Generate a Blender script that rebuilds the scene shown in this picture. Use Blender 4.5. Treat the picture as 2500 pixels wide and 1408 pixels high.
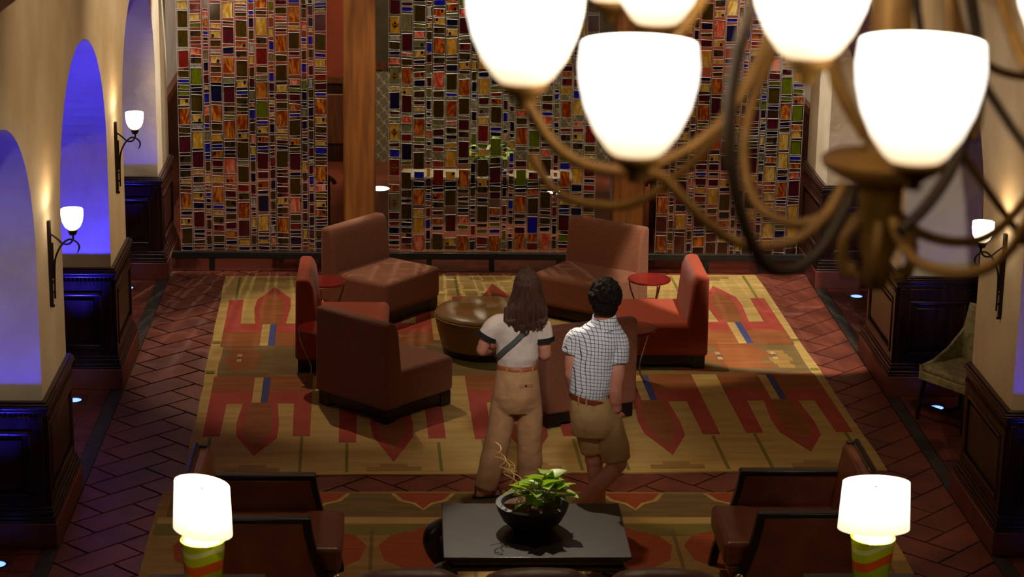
import bpy, math, random
from mathutils import Vector, Matrix
R = math.radians
random.seed(11)
SC = bpy.context.scene
COL = SC.collection
for o in list(bpy.data.objects):
    bpy.data.objects.remove(o)

# ------------------------------------------------------------------ camera
cam_data = bpy.data.cameras.new('camera')
cam = bpy.data.objects.new('camera', cam_data)
COL.objects.link(cam)
YAW, PITCH, ROLL = R(2.75), R(15.45), R(1.0)
fw = Vector((math.sin(YAW)*math.cos(PITCH), math.cos(YAW)*math.cos(PITCH), -math.sin(PITCH)))
rt0 = Vector((math.cos(YAW), -math.sin(YAW), 0))
up0 = rt0.cross(fw)
rt = rt0*math.cos(ROLL) + up0*math.sin(ROLL)
up = -rt0*math.sin(ROLL) + up0*math.cos(ROLL)
cam.matrix_world = Matrix(((rt.x, up.x, -fw.x, 0), (rt.y, up.y, -fw.y, 0), (rt.z, up.z, -fw.z, 5.55), (0, 0, 0, 1)))
cam_data.sensor_fit = 'HORIZONTAL'
cam_data.sensor_width = 36
cam_data.lens = 5350*36/2500
cam_data.clip_end = 100
cam_data.dof.use_dof = True
cam_data.dof.focus_distance = 17.5
cam_data.dof.aperture_fstop = 3.1
SC.camera = cam

# ------------------------------------------------------------------ world, exposure
SC.view_settings.view_transform = 'Standard'
SC.view_settings.look = 'None'
SC.view_settings.gamma = 1
SC.view_settings.exposure = 0.0
SC.view_settings.use_curve_mapping = False
world = bpy.data.worlds.new('world')
SC.world = world
world.use_nodes = True
world.node_tree.nodes['Background'].inputs[0].default_value = (1.0, 0.72, 0.48, 1)
world.node_tree.nodes['Background'].inputs[1].default_value = 0.012

cy = SC.cycles
cy.max_bounces = 3; cy.diffuse_bounces = 2; cy.glossy_bounces = 2; cy.transmission_bounces = 2; cy.transparent_max_bounces = 12
cy.caustics_reflective = False; cy.caustics_refractive = False; cy.sample_clamp_indirect = 4
cy.use_adaptive_sampling = True; cy.adaptive_threshold = .15; cy.use_denoising = True

# ------------------------------------------------------------------ ceiling and floor spots, with added fills that have no fixture
def spot(name, loc, target, energy, color, angle, blend=0.35, size=0.06):
    d = bpy.data.lights.new(name, 'SPOT')
    d.energy = energy; d.color = color; d.spot_size = R(angle); d.spot_blend = blend; d.shadow_soft_size = size
    o = bpy.data.objects.new(name, d); COL.objects.link(o)
    o.location = loc
    o.rotation_euler = (Vector(target)-Vector(loc)).to_track_quat('-Z', 'Y').to_euler()
    return o
WARM = (1.0, 0.77, 0.50); WARMW = (1.0, 0.86, 0.66); COOL = (0.92, 0.95, 1.0); BLUE = (0.03, 0.03, 1.0)
# spots behind the glass screen, shining back through it
spot('spot_behind_glass', (0.3, 23.6, 4.9), (0.6, 19.6, 0), 700, WARMW, 32, .5, .03)
spot('spot_behind_glass', (-1.4, 23.4, 4.9), (-1.8, 19.6, 0), 380, WARMW, 30, .5, .03)
spot('spot_behind_glass', (2.9, 23.4, 4.9), (3.1, 19.6, 0), 500, WARMW, 30, .5, .03)
# spots washing the front of the glass screen and the last piers
spot('spot_on_glass', (-1.0, 17.9, 5.6), (-1.4, 20.8, 2.1), 700, WARMW, 32)
spot('spot_on_glass', (0.8, 17.9, 5.6), (0.8, 20.8, 1.7), 420, WARMW, 38)
spot('spot_on_glass', (3.0, 17.9, 5.6), (3.1, 20.8, 1.7), 420, WARMW, 38)
spot('spot_on_pier', (-0.9, 20.2, 4.6), (-2.4, 20.9, 1.9), 520, COOL, 32)
spot('spot_on_pier', (2.4, 20.0, 4.6), (3.95, 20.8, 1.9), 520, COOL, 32)
# spots in the room behind the glass; the wall ones are added fill
spot('fill_on_rear_wall', (-1.5, 23.0, 5.2), (-1.4, 25.7, 1.6), 420, WARM, 52)
spot('fill_on_rear_wall', (0.9, 23.0, 5.2), (0.9, 25.7, 1.0), 120, WARMW, 50)
spot('fill_on_rear_wall', (3.2, 23.0, 5.2), (3.1, 25.7, 1.6), 420, WARM, 52)
spot('spot_on_console', (0.8, 22.4, 5.0), (0.8, 21.86, .8), 800, WARMW, 24)
# added fills, no fixture, each thrown across the hall onto the opposite arcade
WALL_FILL = (1.0, 0.80, 0.54)
for y, e in ((11.0, 420), (14.4, 470), (17.8, 950)):
    spot('fill_on_wall', (2.2, y-1.6, 6.45), (-2.45, y, 2.75), e, WALL_FILL, 38, .8, .1)
    spot('fill_on_wall', (-0.7, y-1.6, 6.45), (4.0, y, 2.75), e*.65, WALL_FILL, 38, .8, .1)
spot('fill_on_rear_side', (-0.9, 22.6, 5.4), (-2.6, 23.6, 2.2), 420, WARMW, 60)  # added fill to brighten the rear side walls
spot('fill_on_rear_side', (2.6, 22.6, 5.4), (4.2, 23.6, 2.2), 420, WARMW, 60)
# spots over the rug, seats and planter, then added fills
spot('spot_on_rug', (3.6, 15.0, 6.3), (3.3, 19.0, 0), 2000, WARMW, 24, .12, .05)
spot('spot_on_rug', (-1.2, 15.6, 6.3), (-1.3, 19.7, 0), 330, WARMW, 26, .4, .05)
spot('spot_on_rug', (3.4, 10.6, 6.3), (2.9, 15.2, 0), 230, WARM, 26, .12, .05)
spot('spot_on_seats', (-1.6, 20.2, 6.2), (-.5, 18.2, .5), 460, WARM, 38)
spot('spot_on_seats', (1.1, 17.9, 6.4), (2.1, 17.9, .4), 480, WARM, 17)
spot('spot_on_seats', (0.7, 15.4, 6.3), (1.75, 19.3, .6), 300, WARM, 17)  # fill added to even the light on the back right chair
spot('spot_on_planter', (0.55, 17.2, 6.4), (0.78, 12.78, .6), 2500, WARMW, 12, .5, .03)
spot('fill_on_lamp', (-0.6, 7.2, 6.3), (-1.145, 11.42, .8), 330, WARMW, 7, .6, .05)  # added fill to brighten the lamp vases
spot('fill_on_lamp', (2.2, 7.2, 6.3), (2.615, 11.45, .8), 330, WARMW, 7, .6, .05)
spot('fill_on_foreground', (0.9, 14.9, 6.4), (0.8, 12.4, 0), 210, WARM, 64, .6, .08)  # added wide fill to lift the foreground rug
spot('fill_on_archway', (-0.8, 12.2, 6.3), (-2.7, 20.3, 1.9), 700, COOL, 11, .7, .1)  # added frontal fill on the arch jambs
spot('fill_on_archway', (-0.9, 7.6, 6.3), (-2.55, 13.6, 1.9), 430, COOL, 13, .7, .1)
spot('fill_on_archway', (2.4, 8.4, 6.3), (4.2, 16.8, 1.9), 900, COOL, 15, .7, .1)
spot('fill_on_people', (0.6, 7.6, 6.3), (0.98, 14.2, 1.3), 1050, (1.0, .9, .8), 13, .8, .25)  # added front fill on the people's backs
# blue uplights set in the floor of the arches
ARCH_L = [(11.30, 13.66), (14.68, 17.02), (17.98, 20.36)]      # openings along the left wall (depth from, to)
ARCH_R = [(11.20, 13.50), (14.55, 16.88), (17.92, 20.18)]
XL0, XL1 = -2.39, -3.02                                        # left wall: room face, outer face
XR0, XR1 = 3.945, 4.57
for (a, b), e in zip(ARCH_L, (270, 750, 160)):
    spot('blue_uplight', (-2.66, b-.36, .04), (-2.62, b+.02, 2.6), e, BLUE, 44, .7, .03)
for (a, b), e in zip(ARCH_R, (170, 30, 14)):
    spot('blue_uplight', (4.22, b-.36, .04), (4.22, b+.02, 2.6), e, BLUE, 44, .7, .03)

# ------------------------------------------------------------------ helpers
class MB:
    def __init__(s): s.v = []; s.f = []; s.m = []
    def add(s, vs, fs, mi=0):
        b = len(s.v); s.v += [tuple(v) for v in vs]
        for f in fs: s.f.append(tuple(b+i for i in f)); s.m.append(mi)
        return s
    def box(s, a, b, mi=0):
        (x0, y0, z0), (x1, y1, z1) = a, b
        return s.add([(x0,y0,z0),(x1,y0,z0),(x1,y1,z0),(x0,y1,z0),(x0,y0,z1),(x1,y0,z1),(x1,y1,z1),(x0,y1,z1)],
                     [(0,3,2,1),(4,5,6,7),(0,1,5,4),(1,2,6,5),(2,3,7,6),(3,0,4,7)], mi)
    def prism(s, poly, z0, z1, mi=0):
        n = len(poly)
        vs = [(x, y, z0) for x, y in poly]+[(x, y, z1) for x, y in poly]
        fs = [tuple(range(n-1, -1, -1)), tuple(range(n, 2*n))]+[(i, (i+1) % n, n+(i+1) % n, n+i) for i in range(n)]
        return s.add(vs, fs, mi)
    def lathe(s, prof, c=(0,0,0), n=32, mi=0, sx=1, sy=1):
        vs = []; fs = []
        for r, z in prof:
            for i in range(n):
                a = 2*math.pi*i/n; vs.append((c[0]+r*math.cos(a)*sx, c[1]+r*math.sin(a)*sy, c[2]+z))
        for j in range(len(prof)-1):
            for i in range(n):
                k = (i+1) % n; fs.append((j*n+i, j*n+k, (j+1)*n+k, (j+1)*n+i))
        return s.add(vs, fs, mi)
    def rings(s, rs, n=16, mi=0, cap=True):
        """rs: list of (centre, u vector, v vector) ellipses"""
        vs = []; fs = []
        for c, u, v in rs:
            for i in range(n):
                a = 2*math.pi*i/n; vs.append(Vector(c)+Vector(u)*math.cos(a)+Vector(v)*math.sin(a))
        for j in range(len(rs)-1):
            for i in range(n):
                k = (i+1) % n; fs.append((j*n+i, j*n+k, (j+1)*n+k, (j+1)*n+i))
        if cap:
            fs.append(tuple(range(n-1, -1, -1))); fs.append(tuple((len(rs)-1)*n+i for i in range(n)))
        return s.add(vs, fs, mi)
    def tube(s, pts, rad, n=10, mi=0, cap=True, flat=1.0):
        pts = [Vector(p) for p in pts]
        if not hasattr(rad, '__len__'): rad = [rad]*len(pts)
        rs = []; prev = None
        for i, p in enumerate(pts):
            t = (pts[min(i+1, len(pts)-1)]-pts[max(i-1, 0)]).normalized()
            if prev is None:
                a = Vector((0, 0, 1)) if abs(t.z) < .9 else Vector((1, 0, 0))
                u = t.cross(a).normalized()
            else:
                u = (prev-t*prev.dot(t)).normalized()
            prev = u; v = t.cross(u)
            rs.append((p, u*rad[i], v*rad[i]*flat))
        return s.rings(rs, n, mi, cap)
    def ztorso(s, rs, n=20, mi=0):
        """rs: (cx, cy, z, rx, ry)"""
        return s.rings([((x, y, z), (a, 0, 0), (0, b, 0)) for x, y, z, a, b in rs], n, mi)
    def sphere(s, c, r, n=14, mi=0):
        if not hasattr(r, '__len__'): r = (r, r, r)
        m = n//2; rs = []
        for j in range(m+1):
            t = math.pi*(j+.02)/(m+.04)
            rs.append(((c[0], c[1], c[2]-r[2]*math.cos(t)), (r[0]*math.sin(t), 0, 0), (0, r[1]*math.sin(t), 0)))
        return s.rings(rs, n, mi)
    def xform(s, M):
        s.v = [tuple(M @ Vector(v)) for v in s.v]; return s
    def mesh(s, name, mats):
        me = bpy.data.meshes.new(name); me.from_pydata(s.v, [], s.f)
        for m in (mats if isinstance(mats, (list, tuple)) else [mats]): me.materials.append(m)
        me.polygons.foreach_set('material_index', s.m)
        me.update(); return me
    def build(s, name, mats, parent=None, smooth=False, bevel=0, seg=2, **kw):
        me = s.mesh(name, mats)
        return link(name, me, parent, smooth, bevel, seg, **kw)
def link(name, me, parent=None, smooth=False, bevel=0, seg=2, label=None, cat=None, group=None, kind=None, loc=None, rot=None):
    o = bpy.data.objects.new(name, me); COL.objects.link(o)
    if parent is not None: o.parent = parent
    if smooth:
        me.polygons.foreach_set('use_smooth', [True]*len(me.polygons))
        try: me.set_sharp_from_angle(angle=R(smooth if smooth is not True else 40))
        except Exception: pass
    if bevel:
        b = o.modifiers.new('bevel', 'BEVEL'); b.width = bevel; b.segments = seg; b.limit_method = 'ANGLE'; b.angle_limit = R(35)
        b.harden_normals = False
        me.polygons.foreach_set('use_smooth', [True]*len(me.polygons))
        try: me.set_sharp_from_angle(angle=R(50))
        except Exception: pass
    if loc is not None: o.location = loc
    if rot is not None: o.rotation_euler = rot
    tag(o, label, cat, group, kind); return o
def tag(o, label=None, cat=None, group=None, kind=None):
    if label: o['label'] = label
    if cat: o['category'] = cat
    if group: o['group'] = group
    if kind: o['kind'] = kind
    return o
def empty(name, loc=(0,0,0), rz=0, **kw):
    o = bpy.data.objects.new(name, None); COL.objects.link(o); o.location = loc; o.rotation_euler = (0, 0, rz)
    o.empty_display_size = .1
    return tag(o, **kw)
def remesh(o, voxel=.012, smooth=6, sub=0):
    m = o.modifiers.new('remesh', 'REMESH'); m.mode = 'VOXEL'; m.voxel_size = voxel; m.use_smooth_shade = True
    s = o.modifiers.new('smooth', 'SMOOTH'); s.iterations = smooth; s.factor = .5
    return o
def displace(o, scale, strength):
    t = bpy.data.textures.new('d', 'CLOUDS'); t.noise_scale = scale
    d = o.modifiers.new('disp', 'DISPLACE'); d.texture = t; d.strength = strength; d.texture_coords = 'GLOBAL'; return o
def copy_tree(o, parent=None):
    c = o.copy(); COL.objects.link(c); c.parent = parent
    for ch in list(o.children):
        copy_tree(ch, c)
    return c
def smooth_path(pts, k=6):
    P = [Vector(p) for p in pts]; out = []
    for i in range(len(P)-1):
        p0 = P[max(i-1, 0)]; p1 = P[i]; p2 = P[i+1]; p3 = P[min(i+2, len(P)-1)]
        for j in range(k):
            t = j/k
            out.append(.5*((2*p1)+(p2-p0)*t+(2*p0-5*p1+4*p2-p3)*t*t+(3*p1-p0-3*p2+p3)*t**3))
    out.append(P[-1]); return out

# ------------------------------------------------------------------ materials
def srgb(r, g, b):
    f = lambda c: ((c/255+.055)/1.055)**2.4 if c/255 > .04045 else c/255/12.92
    return (f(r), f(g), f(b), 1)
def mat(name, c, rough=.5, metal=0, c2=None, nscale=6, ndetail=4, stretch=(1,1,1), bump=None, spec=.5, emit=0, ecol=None, coat=0, sheen=0, lo=.35, hi=.65, coord='Object', rnd=0):
    m = bpy.data.materials.new(name); m.use_nodes = True
    nt = m.node_tree; p = nt.nodes['Principled BSDF']; L = nt.links.new
    p.inputs['Roughness'].default_value = rough; p.inputs['Metallic'].default_value = metal
    p.inputs['Specular IOR Level'].default_value = spec
    p.inputs['Coat Weight'].default_value = coat; p.inputs['Coat Roughness'].default_value = .15
    p.inputs['Sheen Weight'].default_value = sheen
    p.inputs['Base Color'].default_value = c
    if emit:
        p.inputs['Emission Color'].default_value = ecol or c; p.inputs['Emission Strength'].default_value = emit
    tc = nt.nodes.new('ShaderNodeTexCoord'); mp = nt.nodes.new('ShaderNodeMapping'); mp.inputs['Scale'].default_value = stretch
    if coord == 'World':
        g = nt.nodes.new('ShaderNodeNewGeometry'); L(g.outputs['Position'], mp.inputs[0])
    else:
        L(tc.outputs[coord], mp.inputs[0])
    out = None
    if c2:
        n = nt.nodes.new('ShaderNodeTexNoise'); n.inputs['Scale'].default_value = nscale; n.inputs['Detail'].default_value = ndetail
        L(mp.outputs[0], n.inputs['Vector'])
        r = nt.nodes.new('ShaderNodeValToRGB'); r.color_ramp.elements[0].position = lo; r.color_ramp.elements[1].position = hi
        r.color_ramp.elements[0].color = c; r.color_ramp.elements[1].color = c2
        L(n.outputs['Fac'], r.inputs[0]); out = r.outputs[0]
    if rnd:
        oi = nt.nodes.new('ShaderNodeObjectInfo'); hs = nt.nodes.new('ShaderNodeHueSaturation')
        mr = nt.nodes.new('ShaderNodeMapRange'); mr.inputs['To Min'].default_value = 1-rnd; mr.inputs['To Max'].default_value = 1+rnd
        L(oi.outputs['Random'], mr.inputs['Value']); L(mr.outputs[0], hs.inputs['Value'])
        if out: L(out, hs.inputs['Color'])
        else: hs.inputs['Color'].default_value = c
        out = hs.outputs[0]
    if out: L(out, p.inputs['Base Color'])
    if bump:
        n = nt.nodes.new('ShaderNodeTexNoise'); n.inputs['Scale'].default_value = bump[0]; n.inputs['Detail'].default_value = 6
        L(mp.outputs[0], n.inputs['Vector'])
        b = nt.nodes.new('ShaderNodeBump'); b.inputs['Strength'].default_value = bump[1]; b.inputs['Distance'].default_value = bump[2] if len(bump) > 2 else .01
        L(n.outputs['Fac'], b.inputs['Height']); L(b.outputs[0], p.inputs['Normal'])
    return m
def glass_mat(name, c, c2, transp=.45, glow=.4, streak=14):
    """art glass: part see-through tint, part milky body, thin gloss"""
    m = bpy.data.materials.new(name); m.use_nodes = True; nt = m.node_tree; L = nt.links.new
    for n in list(nt.nodes): nt.nodes.remove(n)
    out = nt.nodes.new('ShaderNodeOutputMaterial')
    g = nt.nodes.new('ShaderNodeNewGeometry'); oi = nt.nodes.new('ShaderNodeObjectInfo')
    ad = nt.nodes.new('ShaderNodeVectorMath'); ad.operation = 'ADD'
    sc = nt.nodes.new('ShaderNodeVectorMath'); sc.operation = 'SCALE'; sc.inputs[0].default_value = (7, 3, 5)
    L(oi.outputs['Random'], sc.inputs['Scale']); L(g.outputs['Position'], ad.inputs[0]); L(sc.outputs[0], ad.inputs[1])
    n = nt.nodes.new('ShaderNodeTexNoise'); n.inputs['Scale'].default_value = streak; n.inputs['Detail'].default_value = 3; n.inputs['Distortion'].default_value = 2.5
    mp = nt.nodes.new('ShaderNodeMapping'); mp.inputs['Scale'].default_value = (1.6, 1, .55)
    L(ad.outputs[0], mp.inputs[0]); L(mp.outputs[0], n.inputs['Vector'])
    r = nt.nodes.new('ShaderNodeValToRGB'); r.color_ramp.elements[0].color = c; r.color_ramp.elements[1].color = c2
    r.color_ramp.elements[0].position = .42; r.color_ramp.elements[1].position = .72
    L(n.outputs['Fac'], r.inputs[0])
    tr = nt.nodes.new('ShaderNodeBsdfTransparent'); df = nt.nodes.new('ShaderNodeBsdfDiffuse'); tl = nt.nodes.new('ShaderNodeBsdfTranslucent')
    gl = nt.nodes.new('ShaderNodeBsdfGlossy'); gl.inputs['Roughness'].default_value = .12
    for s in (tr, df, tl): L(r.outputs[0], s.inputs['Color'])
    m1 = nt.nodes.new('ShaderNodeMixShader'); m1.inputs[0].default_value = .45; L(df.outputs[0], m1.inputs[1]); L(tl.outputs[0], m1.inputs[2])
    m2 = nt.nodes.new('ShaderNodeMixShader'); m2.inputs[0].default_value = transp; L(m1.outputs[0], m2.inputs[1]); L(tr.outputs[0], m2.inputs[2])
    m3 = nt.nodes.new('ShaderNodeMixShader'); fr = nt.nodes.new('ShaderNodeFresnel'); fr.inputs[0].default_value = 1.45
    L(fr.outputs[0], m3.inputs[0]); L(m2.outputs[0], m3.inputs[1]); L(gl.outputs[0], m3.inputs[2])
    L(m3.outputs[0], out.inputs[0]); return m
def clear_mat(name, tint=(.9,.93,.92,1), gloss=1.45):
    m = bpy.data.materials.new(name); m.use_nodes = True; nt = m.node_tree; L = nt.links.new
    for n in list(nt.nodes): nt.nodes.remove(n)
    out = nt.nodes.new('ShaderNodeOutputMaterial'); tr = nt.nodes.new('ShaderNodeBsdfTransparent'); tr.inputs[0].default_value = tint
    gl = nt.nodes.new('ShaderNodeBsdfGlossy'); gl.inputs['Roughness'].default_value = .05
    fr = nt.nodes.new('ShaderNodeFresnel'); fr.inputs[0].default_value = gloss; mx = nt.nodes.new('ShaderNodeMixShader')
    L(fr.outputs[0], mx.inputs[0]); L(tr.outputs[0], mx.inputs[1]); L(gl.outputs[0], mx.inputs[2]); L(mx.outputs[0], out.inputs[0]); return m
def shade_mat(name, col, strength, edge=None):
    """lit opal glass or lampshade: glows, painted a little weaker towards the foot"""
    m = bpy.data.materials.new(name); m.use_nodes = True; nt = m.node_tree; L = nt.links.new
    p = nt.nodes['Principled BSDF']; p.inputs['Base Color'].default_value = (.8, .72, .58, 1); p.inputs['Roughness'].default_value = .4
    p.inputs['Emission Color'].default_value = col; p.inputs['Emission Strength'].default_value = strength
    if edge:   # glow painted dimmer towards the foot: thicker glass, further from the bulb
        z0, z1, col2, k = edge
        tc = nt.nodes.new('ShaderNodeTexCoord'); sp = nt.nodes.new('ShaderNodeSeparateXYZ'); L(tc.outputs['Object'], sp.inputs[0])
        mr = nt.nodes.new('ShaderNodeMapRange'); mr.inputs['From Min'].default_value = z0; mr.inputs['From Max'].default_value = z1; L(sp.outputs['Z'], mr.inputs['Value'])
        mx = nt.nodes.new('ShaderNodeMix'); mx.data_type = 'RGBA'; L(mr.outputs[0], mx.inputs[0]); mx.inputs[6].default_value = col2; mx.inputs[7].default_value = col; L(mx.outputs[2], p.inputs['Emission Color'])
        m2 = nt.nodes.new('ShaderNodeMapRange'); m2.inputs['From Min'].default_value = z0; m2.inputs['From Max'].default_value = z1; m2.inputs['To Min'].default_value = k; m2.inputs['To Max'].default_value = strength
        L(sp.outputs['Z'], m2.inputs['Value']); L(m2.outputs[0], p.inputs['Emission Strength'])
    return m
T = {}
T['plaster'] = mat('plaster_tan', srgb(222,198,160), .85, c2=srgb(208,180,138), nscale=2.2, bump=(9,.25,.02), coord='World')
T['plaster_cool'] = mat('plaster_pale', srgb(214,205,196), .85, c2=srgb(200,190,180), nscale=3, bump=(7,.35,.03), coord='World')
T['wood_dark'] = mat('wood_dark', srgb(54,26,15), .33, c2=srgb(34,15,9), nscale=5, stretch=(6,6,.6), bump=(30,.05,.003), coord='World')
T['wood_mid'] = mat('wood_mid', srgb(110,62,30), .4, c2=srgb(78,42,20), nscale=5, stretch=(5,5,.5), coord='World')
T['wood_post'] = mat('wood_post', srgb(134,80,30), .5, c2=srgb(100,56,18), nscale=3, stretch=(5,5,.45), bump=(12,.2,.01), coord='World')
T['grout'] = mat('grout', srgb(102,92,86), .9, c2=srgb(84,74,68), nscale=8)
T['tile'] = mat('terracotta', srgb(134,68,50), .5, c2=srgb(106,52,40), nscale=3.5, bump=(6,.15,.01), coord='World', rnd=.16)
T['tile_far'] = mat('terracotta_far', srgb(150,72,46), .4, c2=srgb(126,58,40), nscale=2.5, coord='World')
T['slate'] = mat('slate', srgb(72,64,58), .6, c2=srgb(54,48,44), nscale=6, coord='World')
T['stone_dark'] = mat('polished_stone', srgb(70,28,18), .12, c2=srgb(40,16,12), nscale=9, spec=.6, coord='World')
T['red_wall'] = mat('red_wall', srgb(150,62,30), .7, c2=srgb(132,52,26), nscale=2, coord='World')
T['steel'] = mat('came_metal', srgb(196,190,182), .35, metal=.5)
T['rail'] = mat('dark_rail', srgb(42,42,42), .4, metal=.6)
T['iron'] = mat('wrought_iron', srgb(40,30,24), .45, metal=.6)
T['brass'] = mat('aged_bronze', srgb(190,138,62), .5, metal=.2, c2=srgb(150,104,44), nscale=9, coord='World')
T['brass_shaded'] = mat('shaded_bronze', srgb(78,60,40), .5, metal=.4, coord='World')  # darker bronze with shadow painted in, for arms in shade
T['opal'] = shade_mat('opal_glass_lit', (1, .93, .83, 1), 2.6, (0, .12, (1, .70, .36, 1), 1.1))
T['opal_inside'] = shade_mat('opal_glass_inside', (1, .93, .82, 1), 9)
T['opal_small'] = shade_mat('opal_sconce_lit', (1, .86, .66, 1), 7, (.53, .58, (1, .72, .4, 1), 1.6))
T['shade'] = shade_mat('lampshade_lit', (1, .88, .66, 1), 2.6, (.38, .56, (1, .82, .50, 1), .95))
T['fabric_brown'] = mat('brown_fabric', srgb(146,90,62), .85, c2=srgb(130,78,54), nscale=60, bump=(220,.25,.002), sheen=.15)
T['fabric_red'] = mat('rust_fabric', srgb(172,70,38), .85, c2=srgb(156,60,32), nscale=60, bump=(220,.25,.002), sheen=.15)
T['black_wood'] = mat('black_wood', srgb(22,17,15), .35)
T['leather_olive'] = mat('bronze_leather', srgb(150,116,62), .36, c2=srgb(128,96,50), nscale=9, bump=(90,.2,.003))
T['leather_brown'] = mat('brown_leather', srgb(128,68,48), .34, c2=srgb(104,54,40), nscale=7, bump=(60,.2,.003))
T['leather_mauve'] = mat('mauve_leather', srgb(120,78,72), .45, c2=srgb(98,62,58), nscale=6, bump=(30,.3,.006))
T['red_lacquer'] = mat('red_lacquer', srgb(132,22,22), .22, c2=srgb(116,18,18), nscale=4, coat=.4)
T['chrome'] = mat('steel_legs', srgb(170,160,150), .25, metal=1)
T['skin'] = mat('skin', srgb(214,150,126), .55, c2=srgb(204,134,110), nscale=9)
T['hair_brown'] = mat('hair_brown', srgb(92,58,40), .42, c2=srgb(50,30,20), nscale=40, stretch=(3,3,.25), bump=(60,.9,.01), coord='World')
T['hair_dark'] = mat('hair_dark', srgb(34,24,19), .75, spec=.15, c2=srgb(18,12,10), nscale=60, bump=(90,1,.012), coord='World')
T['tee'] = mat('cream_cotton', srgb(232,218,208), .85, c2=srgb(224,208,198), nscale=12, bump=(26,.35,.01), coord='World')
T['black_cloth'] = mat('black_rib', srgb(20,19,20), .8)
T['khaki'] = mat('khaki_cotton', srgb(196,152,108), .85, c2=srgb(182,136,94), nscale=10, bump=(20,.35,.012), coord='World')
T['khaki2'] = mat('khaki_shorts', srgb(186,150,100), .85, c2=srgb(170,134,86), nscale=10, bump=(22,.35,.012), coord='World')
T['tan_leather'] = mat('tan_leather', srgb(172,98,58), .45)
T['belt_leather'] = mat('belt_leather', srgb(124,56,26), .4)
T['strap'] = mat('grey_webbing', srgb(84,88,88), .7)
T['sandal'] = mat('sandal_leather', srgb(104,62,38), .55)
T['sock'] = mat('grey_sock', srgb(104,116,124), .85)
T['sole'] = mat('dark_sole', srgb(34,26,22), .7)
T['black_lacquer'] = mat('black_table', srgb(30,26,22), .3, c2=srgb(38,32,27), nscale=7, stretch=(1,5,1), bump=(25,.05,.003), coord='World')
T['planter'] = mat('charcoal_planter', srgb(40,40,46), .55)
T['soil'] = mat('bark_soil', srgb(112,66,44), .9, c2=srgb(50,28,18), nscale=45, bump=(60,1,.02))
T['leaf'] = mat('pothos_leaf', srgb(120,164,44), .42, c2=srgb(170,200,70), nscale=10, rnd=.25)
for _k in ('leaf',):
    _nt = T[_k].node_tree; _p = _nt.nodes['Principled BSDF']; _o = _nt.nodes['Material Output']
    _t = _nt.nodes.new('ShaderNodeBsdfTranslucent'); _t.inputs[0].default_value = srgb(150,190,40); _m = _nt.nodes.new('ShaderNodeMixShader'); _m.inputs[0].default_value = .4
    _nt.links.new(_p.outputs[0], _m.inputs[1]); _nt.links.new(_t.outputs[0], _m.inputs[2]); _nt.links.new(_m.outputs[0], _o.inputs[0])
T['leaf_back'] = mat('far_leaf', srgb(150,190,30), .4, c2=srgb(100,150,30), nscale=8, rnd=.3)
T['twig'] = mat('golden_twig', srgb(240,196,140), .3, metal=.2)
T['acrylic'] = clear_mat('acrylic', (.93,.93,.95,1), 1.6)
T['clear'] = clear_mat('clear_glass', (.95,.96,.94,1), 1.12)
T['led'] = shade_mat('blue_led', (.1, .2, 1, 1), 4)
T['led_white'] = shade_mat('white_led', (1, .95, .85, 1), 9)
T['chrome_ring'] = mat('ring_steel', srgb(150,150,155), .3, metal=1)
T['brocade'] = mat('pale_brocade', srgb(176,164,118), .7, c2=srgb(150,140,96), nscale=22, ndetail=8, lo=.45, hi=.55, bump=(90,.2,.003))

# ------------------------------------------------------------------ the setting
RUGC = Vector((0.87, 17.735)); RUGA = R(1.53)
def in_rug(p, m=.12):
    d = Vector(p)-RUGC; ca, sa = math.cos(-RUGA), math.sin(-RUGA)
    x, y = d.x*ca-d.y*sa, d.x*sa+d.y*ca
    return abs(x) < 2.57-m and abs(y) < 2.745-m
def in_rug2(p, m=.12): return -1.73+m < p[0] < 3.3-m and p[1] < 14.6-m
floor = MB().box((-5.3, -2, -.12), (6.9, 26, -.012)).build('floor', T['grout'], kind='structure')
def clip(poly, x0, x1, y0, y1):
    for ax, lim, sg in ((0, x0, 1), (0, x1, -1), (1, y0, 1), (1, y1, -1)):
        out = []
        for i in range(len(poly)):
            p, q = poly[i-1], poly[i]
            a, b = (p[ax]-lim)*sg, (q[ax]-lim)*sg
            if (a < 0) != (b < 0):
                t = a/(a-b); out.append((p[0]+(q[0]-p[0])*t, p[1]+(q[1]-p[1])*t))
            if b >= 0: out.append(q)
        poly = out
        if len(poly) < 3: return []
    return poly
def area(p): return abs(sum(p[i-1][0]*p[i][1]-p[i][0]*p[i-1][1] for i in range(len(p))))/2
TW = .255; GAP = .009
tile_me = {}
tiles = []
c45 = math.cos(R(45))
for k in range(-60, 120):
    for q in range(-30, 40):
        for kind, (u0, v0, du, dv) in (('h', (k+4*q, k, 2, 1)), ('v', (k+4*q, k+1, 1, 2))):
            g = GAP
            pts = [(u0*TW+g, v0*TW+g), ((u0+du)*TW-g, v0*TW+g), ((u0+du)*TW-g, (v0+dv)*TW-g), (u0*TW+g, (v0+dv)*TW-g)]
            pts = [(.78+(u-v)*c45, 15.3+(u+v)*c45) for u, v in pts]
            cx = sum(p[0] for p in pts)/4; cy = sum(p[1] for p in pts)/4
            if not (-2.7 < cx < 4.3 and 11.6 < cy < 21.0): continue
            if all(in_rug(p) for p in pts) or all(in_rug2(p) for p in pts): continue
            cl = clip(pts, -2.305, 3.865, 11.7, 20.64)
            if len(cl) < 3 or area(cl) < .006: continue
            whole = area(cl) > .999*area(pts)
            key = kind if whole else None
            if key and key in tile_me:
                me = tile_me[key]
            else:
                me = MB().prism([(x-cx, y-cy) for x, y in cl], -.012, 0).mesh('tile', T['tile'])
                if key: tile_me[key] = me
            o = bpy.data.objects.new('tile', me); COL.objects.link(o); o.parent = floor; o.location = (cx, cy, random.uniform(-.0015, .001)); tiles.append(o)
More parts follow.
